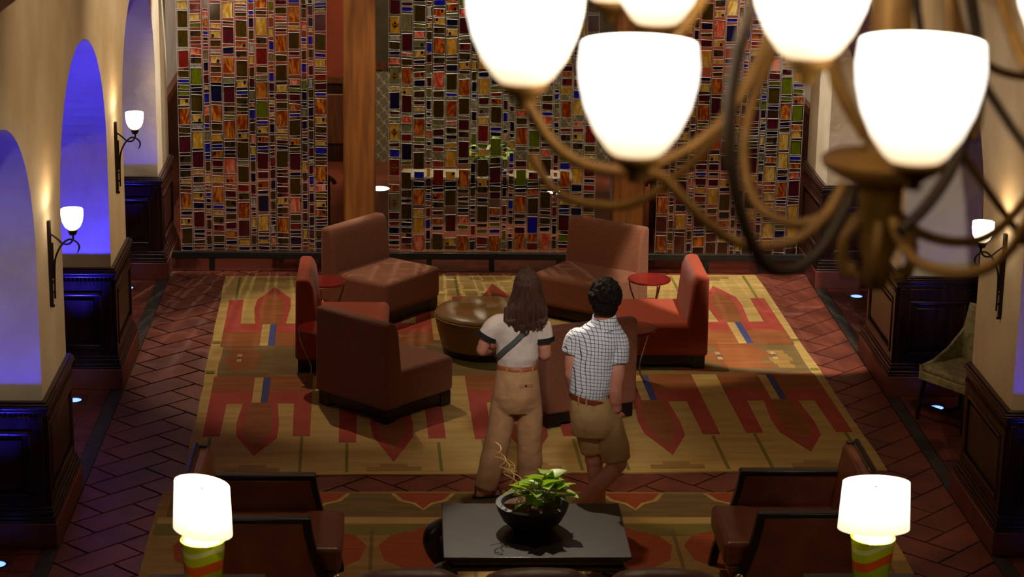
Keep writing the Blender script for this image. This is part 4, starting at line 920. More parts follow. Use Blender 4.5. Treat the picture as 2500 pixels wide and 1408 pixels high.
# green brocade side chair in the right archway
t = empty('side_chair', (4.33, 16.18, 0), R(213-90), label='pale green brocade side chair with a scooped back, in the right archway', cat='chair')
MB().box((-.25, -.24, .33), (.25, .25, .40)).build('seat_frame', T['brocade'], t, bevel=.012)
MB().box((-.225, -.2, .395), (.225, .235, .45)).build('seat', T['brocade'], t, bevel=.025, seg=4)
b = MB(); nA = 16
def bk(a, z):  # wrap-round back: angle a from -1..1, front ends drop to the seat
    return (.27*math.sin(a*1.75)*1.0 if abs(a) < .9 else math.copysign(.265, a), -.24+.0 if abs(a) < .6 else -.24+(abs(a)-.6)*1.15, z)
top = lambda a: .90 if abs(a) < .5 else .44+.46*(1-(abs(a)-.5)/.5)**2.2
ins = []; 
for i in range(nA+1):
    a = -1+2*i/nA; x, y, _ = bk(a, 0)
    for dx, z in ((0, .33), (0, top(a)), (.9, top(a)), (.9, .33)):
        s = 1-.13*dx; ins.append((x*s, y+.035*dx if abs(a) < .6 else y+.01*dx, z-(0 if z < .34 else 0)))
b.add(ins, [(i*4+j, i*4+(j+1) % 4, (i+1)*4+(j+1) % 4, (i+1)*4+j) for i in range(nA) for j in range(4)]+[(0, 1, 2, 3), (nA*4+3, nA*4+2, nA*4+1, nA*4)])
b.build('backrest', T['brocade'], t, bevel=.008)
for sx in (-1, 1):
    for sy in (-1, 1):
        MB().tube([(sx*.215, sy*.21, .34), (sx*.235, sy*.24, 0)], [.022, .013], 8).build('leg', T['black_wood'], t, smooth=True)
MB().box((-.22, .205, .11), (.22, .23, .135)).build('stretcher', T['black_wood'], t)
MB().box((-.012, -.22, .11), (.012, .22, .13)).build('stretcher', T['black_wood'], t)

# ------------------------------------------------------------------ wall sconces
def sconce(x, y, side, label):
    t = empty('wall_sconce', (x, y, 1.5), 0 if side > 0 else math.pi, label=label, cat='wall sconce', group='iron wall sconces with lit glass cups')
    MB().box((0.001, -.02, .02), (.022, .02, .59)).box((.0, -.008, .0), (.03, .008, .02)).box((0.001, -.015, .20), (.034, .015, .44)).build('back_plate', T['iron'], t, bevel=.004)
    MB().tube(smooth_path([(.02, 0, .50), (.06, 0, .47), (.10, 0, .435), (.14, 0, .435), (.165, 0, .465), (.165, 0, .50)], 5), .0065, 8).build('arm', T['iron'], t, smooth=True)
    MB().tube(smooth_path([(.035, 0, .06), (.036, 0, .2), (.045, 0, .33), (.085, 0, .42), (.14, 0, .465), (.19, 0, .445), (.205, 0, .41), (.19, 0, .37)], 5), [.0065]*31+[.006, .005, .004, .003, .002], 8).build('scroll', T['iron'], t, smooth=True)
    for z in (.10, .17):
        MB().box((.018, -.005, z), (.04, .005, z+.012)).build('clip', T['iron'], t)
    MB().lathe([(0, .49), (.02, .495), (.03, .515), (.032, .53), (0, .53)], (.165, 0, 0), 20).build('cup_holder', T['iron'], t, smooth=True)
    MB().lathe([(.025, .53), (.05, .55), (.066, .585), (.073, .63), (.072, .67), (.069, .67), (.069, .63), (.06, .585), (.04, .55), (0, .545)], (.165, 0, 0), 32).build('glass_cup', T['opal_small'], t, smooth=True)
    d = bpy.data.lights.new('sconce_bulb', 'POINT'); d.energy = 4; d.color = WARM; d.shadow_soft_size = .03
    o = bpy.data.objects.new('sconce_bulb', d); COL.objects.link(o); o.parent = t; o.location = (.165, 0, .655)
sconce(XL0, 14.12, 1, 'lit iron wall sconce on the nearest pier of the left wall')
sconce(XL0, 17.47, 1, 'lit iron wall sconce beside the tall blue arch, second pier')
sconce(XR0, 13.92, -1, 'lit iron wall sconce on the right wall beside the acrylic holders')
# blue floor lights
for (xx, arches, side) in ((-2.66, ARCH_L, 'left'), (4.22, ARCH_R, 'right')):
    for i, (a, b) in enumerate(arches):
        lb = ('blue floor uplight in the %s %s archway' % (('near', 'middle', 'far')[i], side))
        t = empty('floor_uplight', (xx, b-.36, 0), label=lb, cat='floor light', group='round floor uplights')
        MB().lathe([(.075, .0), (.075, .006), (.055, .007), (.055, .002)], n=28).build('ring', T['chrome_ring'], t, smooth=30)
        MB().lathe([(0, .003), (.055, .003)], n=24).build('lens', T['led'], t)
for x, y, lb in ((1.66, 24.13, 'bright white glowing disc behind the middle glass screen'), (-.36, 24.24, 'small white floor light beside the left timber post')):  # first disc is added for a white spot of unknown source
    t = empty('floor_uplight', (x, y, 0), label=lb, cat='floor light', group='round floor uplights')
    MB().lathe([(.13, .0), (.13, .008), (.115, .01), (.115, .002)], n=28).build('ring', T['chrome_ring'], t, smooth=30)
    MB().lathe([(0, .006), (.115, .006)], n=24).build('lens', T['led_white'], t)
# acrylic leaflet holders on the outer face of the right pier
for z0, lb in ((1.62, 'upper clear acrylic leaflet holder on the right pier edge'), (1.10, 'lower clear acrylic leaflet holder on the right pier edge')):
    t = empty('leaflet_holder', (XR1+.001, 17.05, z0), label=lb, cat='leaflet holder', group='acrylic leaflet holders')
    MB().box((0, -.12, 0), (.004, .12, .42)).build('back_plate', T['acrylic'], t)
    MB().box((.05, -.12, 0), (.054, .12, .36)).build('front_plate', T['acrylic'], t)
    for y in (-.12, .116):
        MB().box((0, y, 0), (.054, y+.004, .36)).build('side_plate', T['acrylic'], t)
    MB().box((0, -.12, 0), (.054, .12, .005)).build('bottom_plate', T['acrylic'], t)
# ------------------------------------------------------------------ behind the glass
t = empty('console_table', (.78, 21.86, 0), label='long dark console table behind the middle glass screen', cat='table')
MB().box((-.87, -.2, .69), (.87, .2, .72)).build('top', mat('console_top', srgb(190,176,150), .2, coat=.3), t, bevel=.004)
MB().box((-.84, -.18, .58), (.84, .18, .69)).build('apron', T['black_wood'], t)
for sx in (-1, 1):
    for sy in (-1, 1):
        MB().box((sx*.8-.03, sy*.15-.03, 0), (sx*.8+.03, sy*.15+.03, .58)).build('leg', T['black_wood'], t)
t = empty('plant_pot', (.80, 21.86, .72), label='dark pot on the console table behind the glass', cat='pot')
MB().lathe([(0, 0), (.12, 0), (.15, .05), (.165, .12), (.15, .125), (.0, .11)], n=28).build('pot_body', T['planter'], t, smooth=40)
plant('leafy_plant', (.80, 21.86, .84), .24, 30, .11, T['leaf_back'], 'yellow-green leafy plant seen through the middle glass screen', .04, .26, 9)
def wood_armchair(x, y, rz, label):
    t = empty('wooden_armchair', (x, y, 0), rz, label=label, cat='armchair', group='wooden armchairs with red seats')
    MB().box((-.27, -.26, .38), (.27, .26, .46)).build('seat', mat('red_seat', srgb(170,24,30), .6), t, bevel=.03, seg=3)
    MB().box((-.25, -.29, .5), (.25, -.25, .92)).build('backrest', mat('red_back', srgb(170,24,30), .6), t, bevel=.02)
    for s in (-1, 1):
        MB().tube(smooth_path([(s*.28, -.27, .66), (s*.29, -.05, .67), (s*.30, .18, .66), (s*.31, .27, .62), (s*.31, .29, .58)], 4), .024, 10).build('arm', T['wood_mid'], t, smooth=True)
        MB().box((s*.275-.022, .2, 0), (s*.275+.022, .245, .66)).build('front_leg', T['wood_mid'], t)
        MB().box((s*.275-.022, -.29, 0), (s*.275+.022, -.245, .95)).build('rear_leg', T['wood_mid'], t)
wood_armchair(-1.12, 22.2, R(-80), 'wooden armchair with a red seat behind the left glass screen')
wood_armchair(2.75, 22.2, R(80), 'wooden armchair with a red seat behind the right glass screen')
t = empty('framed_print', (-1.15, 25.74, 2.05), label='small pale framed print on the red wall behind the left glass screen', cat='picture')
MB().box((-.14, -.03, -.2), (.14, 0, .2)).build('frame', T['wood_dark'], t)
MB().box((-.11, -.034, -.17), (.11, -.03, .17)).build('print', mat('print', srgb(190,170,140), .6, c2=srgb(70,50,40), nscale=14), t)

# ------------------------------------------------------------------ chandelier
ARMS = [
 ('b', 0.012, [(0.227, 4.441, 4.748), (0.25, 4.451, 4.695), (0.29, 4.459, 4.633), (0.347, 4.469, 4.588), (0.418, 4.486, 4.567), (0.48, 4.508, 4.566), (0.552, 4.536, 4.584), (0.625, 4.569, 4.622), (0.689, 4.608, 4.682), (0.746, 4.657, 4.772), (0.793, 4.71, 4.88)]),
 ('b', 0.011, [(0.293, 5.186, 4.448), (0.325, 5.119, 4.398), (0.375, 5.057, 4.372), (0.439, 5.002, 4.37), (0.502, 4.95, 4.383), (0.563, 4.907, 4.425), (0.631, 4.871, 4.494), (0.68, 4.835, 4.559), (0.728, 4.807, 4.654), (0.774, 4.784, 4.769), (0.802, 4.76, 4.873)]),
 ('b', 0.012, [(0.458, 4.342, 4.616), (0.475, 4.363, 4.591), (0.512, 4.386, 4.577), (0.556, 4.401, 4.533), (0.623, 4.408, 4.467), (0.683, 4.423, 4.428), (0.756, 4.445, 4.414), (0.826, 4.474, 4.428), (0.883, 4.511, 4.467), (0.927, 4.554, 4.525)]),
 ('d', 0.014, [(0.686, 4.324, 4.967), (0.663, 4.335, 4.883), (0.646, 4.341, 4.782), (0.644, 4.346, 4.681), (0.657, 4.352, 4.586), (0.681, 4.36, 4.498), (0.714, 4.371, 4.426), (0.753, 4.39, 4.381), (0.81, 4.418, 4.374), (0.868, 4.458, 4.409), (0.912, 4.505, 4.464), (0.949, 4.55, 4.517)]),
 ('b', 0.012, [(0.855, 4.897, 4.816), (0.806, 4.863, 4.747), (0.767, 4.824, 4.66), (0.745, 4.784, 4.575), (0.746, 4.746, 4.499), (0.769, 4.711, 4.442), (0.812, 4.685, 4.416), (0.864, 4.664, 4.412), (0.914, 4.651, 4.438), (0.951, 4.649, 4.499)]),
 ('d', 0.014, [(1.024, 4.425, 4.453), (1.081, 4.46, 4.494), (1.139, 4.501, 4.561), (1.179, 4.546, 4.636), (1.205, 4.595, 4.724), (1.217, 4.648, 4.822), (1.208, 4.702, 4.921)]),
 ('b', 0.012, [(1.033, 4.528, 4.451), (1.04, 4.449, 4.416), (1.064, 4.373, 4.396), (1.115, 4.301, 4.396), (1.165, 4.237, 4.424), (1.196, 4.182, 4.481), (1.218, 4.135, 4.564)]),
 ('b', 0.012, [(1.055, 4.634, 4.462), (1.088, 4.673, 4.42), (1.141, 4.711, 4.378), (1.217, 4.751, 4.35), (1.295, 4.797, 4.343), (1.364, 4.852, 4.364), (1.444, 4.917, 4.427)]),
 ('b', 0.01, [(1.149, 4.628, 4.646), (1.218, 4.719, 4.564), (1.302, 4.805, 4.466), (1.379, 4.894, 4.378), (1.463, 4.98, 4.283)]),
 ('d', 0.01, [(1.237, 4.703, 4.741), (1.26, 4.619, 4.694), (1.286, 4.535, 4.643), (1.311, 4.453, 4.603)]),
 ('b', 0.01, [(1.223, 4.718, 4.793), (1.304, 4.835, 4.733), (1.396, 4.959, 4.694), (1.491, 5.085, 4.667)]),
 ('b', 0.013, [(1.232, 4.55, 4.942), (1.244, 4.477, 4.867), (1.265, 4.406, 4.802)]),
 ('d', 0.009, [(1.125, 4.855, 4.899), (1.134, 4.835, 4.828), (1.148, 4.815, 4.758)]),
 ('b', 0.012, [(1.202, 4.852, 4.9), (1.219, 4.804, 4.825), (1.245, 4.754, 4.742), (1.248, 4.708, 4.668), (1.229, 4.665, 4.603)]),
 ('b', 0.012, [(0.532, 4.548, 4.81), (0.548, 4.54, 4.833), (0.576, 4.537, 4.872), (0.613, 4.539, 4.932), (0.641, 4.537, 4.98)]),
]
CUPS = [(0.23, 4.442, 4.75), (0.456, 4.343, 4.622), (0.58, 5.156, 4.766), (0.777, 4.233, 4.843), (0.952, 4.024, 4.681), (1.278, 4.161, 4.856), (0.5, 5.474, 4.775)]
HUB = (1.021, 4.61, 4.558) #bot (1.022, 4.542, 4.31) top (1.019, 4.705, 4.9)

ch = empty('chandelier', (HUB[0], HUB[1], HUB[2]), label='large bronze chandelier of curved arms with glowing opal glass cups', cat='chandelier')
hv = Vector(HUB)
def rel(p): return tuple(Vector(p)-hv)
for k, r, pts in ARMS:
    sp = smooth_path([rel(p) for p in pts], 5)
    MB().tube(sp, r, 10).build('arm', T['brass'] if k == 'b' else T['brass_shaded'], ch, smooth=True)
MB().lathe([(0, -.285), (.02, -.28), (.035, -.25), (.03, -.22), (.045, -.18), (.048, -.05), (.06, -.03), (.05, .0), (.035, .1), (.045, .3), (.03, .6), (.03, 1.2), (.012, 1.25), (.012, 6.58-HUB[2])], n=28).build('stem', T['brass'], ch, smooth=40)
MB().lathe([(.05, -.05), (.09, -.03), (.13, -.005), (.135, .01), (.12, .018), (.05, .03)], n=40).build('dish', T['brass'], ch, smooth=40)
for i in range(6):
    a = R(60*i+15)
    MB().tube(smooth_path([(.05*math.cos(a), .05*math.sin(a), -.12), (.085*math.cos(a), .085*math.sin(a), -.17), (.08*math.cos(a), .08*math.sin(a), -.235), (.05*math.cos(a), .05*math.sin(a), -.245)], 4), .012, 8).build('scroll', T['brass'], ch, smooth=True)
    MB().tube(smooth_path([(.05*math.cos(a), .05*math.sin(a), .06), (.14*math.cos(a), .14*math.sin(a), .22), (.12*math.cos(a), .12*math.sin(a), .42), (.03*math.cos(a), .03*math.sin(a), .6)], 5), .009, 8).build('cage_rod', T['brass'], ch, smooth=True)
MB().lathe([(.0, 6.6-HUB[2]), (.12, 6.6-HUB[2]), (.1, 6.56-HUB[2]), (0, 6.54-HUB[2])], n=28).build('canopy', T['brass'], ch, smooth=True)
cup_me = MB().lathe([(0, 0.005), (.034, .0), (.06, .022), (.085, .058), (.105, .105), (.117, .155), (.12, .19), (.115, .235), (.111, .235)], n=48).lathe([(.111, .235), (.115, .19), (.112, .155), (.1, .105), (.08, .062), (.05, .03), (0, .025)], n=48, mi=1).mesh('glass_cup', [T['opal'], T['opal_inside']])
cup_me.polygons.foreach_set('use_smooth', [True]*len(cup_me.polygons))
hold_me = MB().lathe([(0, -.05), (.018, -.045), (.014, -.03), (.03, -.018), (.048, -.002), (.05, .012), (.044, .012), (0, .0)], n=28).mesh('cup_holder', T['brass'])
hold_me.polygons.foreach_set('use_smooth', [True]*len(hold_me.polygons))
for p in CUPS:
    for nm, me in (('cup_holder', hold_me), ('glass_cup', cup_me)):
        o = bpy.data.objects.new(nm, me); COL.objects.link(o); o.parent = ch; o.location = rel(p)

# ------------------------------------------------------------------ people
def hand(mb, wrist, direction, side, up=(0, 0, 1), curl=.6, s=1.0):
    """palm and five bent fingers from the wrist along direction"""
    d = Vector(direction).normalized(); u = Vector(up); sv = d.cross(u).normalized()*side; u = sv.cross(d).normalized()*side
    w = Vector(wrist)
    mb.rings([(w+d*t, sv*a*s, u*b*s) for t, a, b in ((0, .027, .02), (.03*s, .036, .016), (.07*s, .04, .014), (.09*s, .038, .012))], 12)
    for i, (o, ln) in enumerate(((-.03, .062), (-.010, .074), (.010, .078), (.03, .07))):
        p = w+d*.085*s+sv*o*s; pts = [p]
        ang = 0
        for k in range(3):
            ang += curl*.5
            p = p+(d*math.cos(ang)-u*math.sin(ang))*ln*s/3; pts.append(p)
        mb.tube(pts, [.0092*s, .009*s, .0082*s, .0068*s], 8)
    p = w+d*.02*s+sv*.03*s
    mb.tube([p, p+(d*.6+sv*.7-u*.2)*.03*s, p+(d*.9+sv*.6-u*.5)*.055*s], [.012*s, .0105*s, .008*s], 8)
def head(mb, c, sx, sy, sz, yaw=0):
    """skull, jaw, nose, ears, lips; faces +y before turning"""
    q = MB()
    q.sphere((0, 0, .02), (.076, .094, .098), 22)
    q.ztorso([(0, .03, -.115, .028, .03), (0, .028, -.10, .045, .05), (0, .02, -.06, .06, .072), (0, .01, -.01, .068, .085), (0, 0, .03, .07, .09)], 20)
    q.tube([(0, .088, .01), (0, .105, -.02), (0, .112, -.035), (0, .096, -.045)], [.008, .011, .013, .008], 10)
    q.tube([(-.022, .084, -.068), (0, .094, -.068), (.022, .084, -.068)], [.005, .009, .005], 8)
    for s in (-1, 1):
        q.rings([((s*.074, -.004, -.035), (0, .008, 0), (0, 0, .012)), ((s*.082, -.012, -.01), (0, .014, 0), (.004*s, 0, .026)), ((s*.088, -.02, .0), (0, .012, 0), (.004*s, 0, .022))], 10)
        q.tube([(s*.015, .088, .028), (s*.035, .084, .032), (s*.055, .068, .026)], .007, 8)
    q.xform(Matrix.Translation(c) @ Matrix.Rotation(yaw, 4, 'Z'))
    mb.add(q.v, q.f)
def eyes(parent, c, yaw):
    M = Matrix.Translation(c) @ Matrix.Rotation(yaw, 4, 'Z')
    for s in (-1, 1):
        MB().sphere(tuple(M @ Vector((s*.033, .078, .008))), .012, 12).build('eye', mat('eye', srgb(60,44,34), .2), parent, smooth=True)
# --- woman
WY = 14.52
b = MB()
head(b, (.795, WY+.02, 1.54), 1, 1, 1, R(-14))
b.tube([(.745, WY-.01, 1.30), (.76, WY, 1.38), (.785, WY+.01, 1.46)], [.062, .05, .05], 14)
b.ztorso([(.745, WY, .72, .14, .10), (.745, WY, .95, .12, .088), (.745, WY, 1.1, .125, .09), (.745, WY, 1.25, .145, .09), (.745, WY, 1.33, .12, .07), (.75, WY, 1.37, .06, .055)])
b.tube(smooth_path([(.60, WY, 1.29), (.545, WY-.01, 1.22), (.505, WY-.015, 1.12), (.50, WY+.0, 1.085), (.545, WY+.08, 1.07), (.625, WY+.17, 1.075)], 4), [.05]*4+[.045]*4+[.042]*4+[.040]*4+[.034]*4+[.026], 12)
hand(b, (.62, WY+.165, 1.075), (.75, .55, .05), 1, curl=.9)
b.tube(smooth_path([(.885, WY, 1.29), (.915, WY-.0, 1.2), (.935, WY-.01, 1.09), (.928, WY+.01, 1.05), (.895, WY+.09, 1.06), (.83, WY+.19, 1.075)], 4), [.05]*4+[.045]*4+[.042]*4+[.040]*4+[.034]*4+[.026], 12)
hand(b, (.835, WY+.185, 1.075), (-.7, .6, .05), -1, curl=.9)
for pts in ([(.66, WY, .75), (.615, WY-.01, .42), (.535, WY-.05, .08)], [(.83, WY, .75), (.835, WY+.02, .42), (.845, WY+.06, .08)]):
    b.tube(smooth_path(pts, 6), [.075-.0035*i for i in range(13)], 14)
# feet (bare in sandals): the left one turned to the right
def foot(mb, ankle, toe_dir, L=.2):
    d = Vector((toe_dir[0], toe_dir[1], 0)).normalized(); s = Vector((-d.y, d.x, 0)); a = Vector((ankle[0], ankle[1], 0))
    mb.rings([(a-d*.055+Vector((0, 0, .035)), s*.022, Vector((0, 0, .02))), (a-d*.035+Vector((0, 0, .045)), s*.03, Vector((0, 0, .03))), (a+Vector((0, 0, .05)), s*.032, Vector((0, 0, .04))), (a+d*.07+Vector((0, 0, .042)), s*.035, Vector((0, 0, .026))),
              (a+d*.13+Vector((0, 0, .032)), s*.042, Vector((0, 0, .016))), (a+d*.165+Vector((0, 0, .028)), s*.036, Vector((0, 0, .011)))], 14)
    mb.tube([a+Vector((0, 0, .05)), a+Vector((0, 0, .12))], .036, 12)
    for i in range(5):
        p = a+d*(.155-.007*abs(i-1.2))+s*(.032-.016*i)+Vector((0, 0, .026)); mb.tube([p, p+d*.024, p+d*.04], [.010, .0095, .006] if i else [.013, .012, .008], 8)
LF, RF = (.515, WY-.03), (.86, WY+.08)
foot(b, LF, (.95, .35)); foot(b, RF, (.35, .95))
woman = b.build('person', T['skin'], label='woman seen from behind in a cream T-shirt and wide khaki trousers', cat='person')
remesh(woman, .0085, 4)
eyes(woman, (.795, WY+.02, 1.54), R(-14))
h = MB()
h.ztorso([(.80, WY-.005, 1.668, .012, .015), (.80, WY-.005, 1.66, .05, .06), (.80, WY-.01, 1.63, .078, .092), (.802, WY-.012, 1.58, .095, .106), (.804, WY-.016, 1.52, .107, .106), (.803, WY-.028, 1.46, .125, .098), (.80, WY-.045, 1.41, .143, .084), (.796, WY-.062, 1.37, .148, .064), (.788, WY-.078, 1.335, .135, .046), (.78, WY-.09, 1.31, .105, .028)], 26)
rr = random.Random(4)
for i in range(70):
    x = rr.uniform(-.15, .15); z1 = 1.315-abs(x)*.05-rr.uniform(0, .11)*(1-abs(x)/.2)
    x0 = .795+x; y0 = WY-.055-.03*math.cos(x/.16)
    h.tube([(x0+.02*(.785-x0), y0+.01, 1.42), (x0, y0-.012, 1.33), (x0-x*.15+rr.uniform(-.012, .012), WY-.116, z1+.03), (x0-x*.2+rr.uniform(-.02, .02), WY-.118, z1)], [.012, .013, .008, .002], 6)
h.ztorso([(.80+.0, WY-.01, 1.70, .001, .001), (.81, WY+.0, 1.672, .03, .03), (.80, WY, 1.65, .05, .05)], 10)
hair = h.build('hair', T['hair_brown'], woman, smooth=True); remesh(hair, .006, 2)
s = MB()
s.ztorso([(.742, WY, .955, .128, .098), (.742, WY-.002, 1.01, .142, .108), (.743, WY-.004, 1.05, .150, .114), (.744, WY-.002, 1.12, .148, .108), (.745, WY, 1.2, .158, .108), (.745, WY, 1.26, .168, .106), (.745, WY-.003, 1.305, .165, .096), (.748, WY-.003, 1.34, .125, .08), (.752, WY-.003, 1.365, .075, .065)], 26)
s.tube(smooth_path([(.645, WY, 1.29), (.585, WY-.003, 1.265), (.525, WY-.01, 1.185)], 4), [.062, .066, .068, .07, .071, .071, .07, .07, .069], 16)
s.tube(smooth_path([(.85, WY, 1.285), (.905, WY, 1.255), (.926, WY-.003, 1.165)], 4), [.062, .066, .068, .07, .071, .071, .07, .07, .069], 16)
shirt = s.build('t_shirt', T['tee'], woman, smooth=True); remesh(shirt, .010, 5); displace(shirt, .07, .012)
for p0, p1 in (((.538, WY-.008, 1.205), (.522, WY-.01, 1.175)), ((.923, WY-.002, 1.19), (.928, WY-.003, 1.157))):
    MB().tube([p0, p1], .0745, 24).build('sleeve_cuff', T['black_cloth'], shirt, smooth=50)
p = MB()
p.ztorso([(.742, WY, .985, .132, .104), (.742, WY-.004, .93, .148, .118), (.742, WY-.012, .86, .162, .132), (.742, WY-.016, .78, .17, .14), (.742, WY-.008, .70, .168, .128), (.742, WY, .65, .15, .11)], 26)
p.tube(smooth_path([(.655, WY-.005, .75), (.64, WY-.008, .60), (.608, WY-.02, .40), (.565, WY-.04, .22), (.53, WY-.05, .09)], 5), [.09]*5+[.092]*5+[.09]*5+[.084]*5+[.078], 18)
p.tube(smooth_path([(.83, WY-.005, .75), (.838, WY+.0, .60), (.84, WY+.02, .40), (.845, WY+.04, .22), (.85, WY+.055, .07)], 5), [.09]*5+[.092]*5+[.09]*5+[.084]*5+[.08], 18)
tr = p.build('trousers', T['khaki'], woman, smooth=True); remesh(tr, .010, 5); displace(tr, .09, .014)
bb = MB(); bb.rings([((.742, WY, z), (a, 0, 0), (0, c, 0)) for z, a, c in ((.962, .139, .110), (.965, .143, .114), (.992, .141, .112), (.995, .137, .108))], 40)
bb.build('belt', T['tan_leather'], woman, smooth=50)
for x in (-.075, .02, .105):
    yy = -math.sqrt(max(0, 1-(x/.143)**2))*.115
    MB().box((.742+x-.005, WY+yy-.006, .952), (.742+x+.005, WY+yy+.004, 1.002)).build('belt_loop', T['khaki'], tr)
MB().box((-.05, -.006, -.016), (.05, .002, .016)).build('pocket_flap', T['khaki'], tr, bevel=.004, loc=(.80, WY-.128, .875), rot=(R(8), 0, R(16)))
MB().sphere((.80, WY-.137, .872), (.008, .005, .008), 10).build('pocket_button', mat('horn_button', srgb(50,34,24), .4), woman, smooth=True)
sp = smooth_path([(.83, WY-.095, 1.305), (.79, WY-.108, 1.262), (.72, WY-.122, 1.19), (.645, WY-.112, 1.12), (.60, WY-.07, 1.06), (.592, WY+.0, 1.03)], 5)
st = MB()
for i in range(len(sp)-1):
    p0, p1 = sp[i], sp[i+1]; dd = (p1-p0).normalized(); sd = dd.cross(Vector((-.15, -1, .1))).normalized()*.017; nn = Vector((0, -.006, 0))
    st.add([p0-sd, p0+sd, p1+sd, p1-sd, p0-sd+nn, p0+sd+nn, p1+sd+nn, p1-sd+nn], [(3, 2, 1, 0), (4, 5, 6, 7), (0, 1, 5, 4), (2, 3, 7, 6)])
st.build('bag_strap', T['strap'], woman)
for (fx, fy), d in ((LF, (.95, .35)), (RF, (.35, .95))):
    d = Vector((d[0], d[1], 0)).normalized(); sv = Vector((-d.y, d.x, 0)); a = Vector((fx, fy, .017))
    so = MB(); out = []
    for i in range(18):
        an = 2*math.pi*i/18; q = a+d*(.06+.135*math.cos(an))+sv*(.045*math.sin(an)*(1+.15*math.cos(an))); out.append((q.x, q.y))
    so.prism(out, .018, .03); so.build('sandal_sole', T['sole'], woman)
    ss = MB()
    for t0, hh, w in ((.075, .062, .042), (.12, .046, .048)):
        ss.tube([a+d*t0+sv*w*math.cos(math.pi*i/10)+Vector((0, 0, .012+hh*math.sin(math.pi*i/10))) for i in range(11)], .008, 6, flat=1.6)
    ss.tube([a+d*(-.005+.048*math.cos(2*math.pi*i/16))+sv*.04*math.sin(2*math.pi*i/16)+Vector((0, 0, .085)) for i in range(17)], .007, 6)
    ss.tube([a+d*-.055+Vector((0, 0, .015)), a+d*-.055+Vector((0, 0, .085))], .008, 6)
    ss.build('sandal_straps', T['sandal'], woman, smooth=True)
# --- man
MY = 13.8
b = MB()
head(b, (1.275, MY+.015, 1.665), 1, 1, 1, R(18))
b.tube([(1.27, MY-.01, 1.45), (1.275, MY-.005, 1.54), (1.275, MY+.005, 1.61)], [.07, .06, .06], 14)
b.ztorso([(1.21, MY, .82, .14, .11), (1.19, MY, 1.0, .11, .09), (1.21, MY, 1.2, .13, .095), (1.235, MY, 1.38, .15, .095), (1.255, MY, 1.47, .11, .07)])
b.tube(smooth_path([(1.11, MY, 1.42), (1.075, MY-.005, 1.32), (1.065, MY-.0, 1.18), (1.068, MY+.01, 1.13), (1.09, MY+.07, 1.04), (1.12, MY+.14, .97)], 4), [.054]*4+[.05]*4+[.044]*4+[.042]*4+[.036]*4+[.028], 12)
hand(b, (1.118, MY+.138, .975), (.25, .6, -.7), 1, curl=.8)
b.tube(smooth_path([(1.365, MY, 1.41), (1.375, MY-.01, 1.28), (1.36, MY-.035, 1.08), (1.36, MY-.035, 1.03), (1.365, MY-.02, .95), (1.372, MY-.005, .89)], 4), [.056]*4+[.053]*4+[.047]*4+[.046]*4+[.039]*4+[.031], 14)
hand(b, (1.372, MY-.005, .895), (.03, .12, -1), -1, up=(0, -1, 0), curl=.25)
b.tube(smooth_path([(1.19, MY+.02, .82), (1.235, MY+.03, .62), (1.24, MY+.04, .5), (1.262, MY+.03, .34), (1.28, MY+.04, .1)], 5), [.08]*5+[.066]*5+[.056]*5+[.054]*5+[.036], 14)
b.tube(smooth_path([(1.31, MY-.02, .82), (1.37, MY-.05, .62), (1.368, MY-.055, .51), (1.225, MY-.10, .36), (1.0, MY-.15, .12)], 5), [.085]*5+[.07]*5+[.06]*5+[.056]*5+[.036], 14)
man = b.build('person', T['skin'], label='man seen from behind in a checked short-sleeved shirt and khaki shorts', cat='person')
remesh(man, .0085, 4)
eyes(man, (1.275, MY+.015, 1.665), R(18))
h = MB(); c = Vector((1.275, MY-.005, 1.685))
h.sphere(tuple(c), (.1, .112, .114), 22)
h.ztorso([(1.275, MY-.035, 1.565, .062, .05), (1.275, MY-.03, 1.60, .082, .075), (1.275, MY-.015, 1.66, .092, .098)], 18)
rr = random.Random(8)
for i in range(170):
    u = rr.uniform(-.35, 1); a = rr.uniform(0, 2*math.pi); q = math.sqrt(1-u*u)
    if math.sin(a)*q > .55 and u < .55: continue
    h.sphere((c.x+.1*q*math.cos(a), c.y+.11*q*math.sin(a), c.z+.112*u), rr.uniform(.012, .02), 8)
hair = h.build('hair', T['hair_dark'], man, smooth=True); remesh(hair, .006, 2); displace(hair, .015, .012)
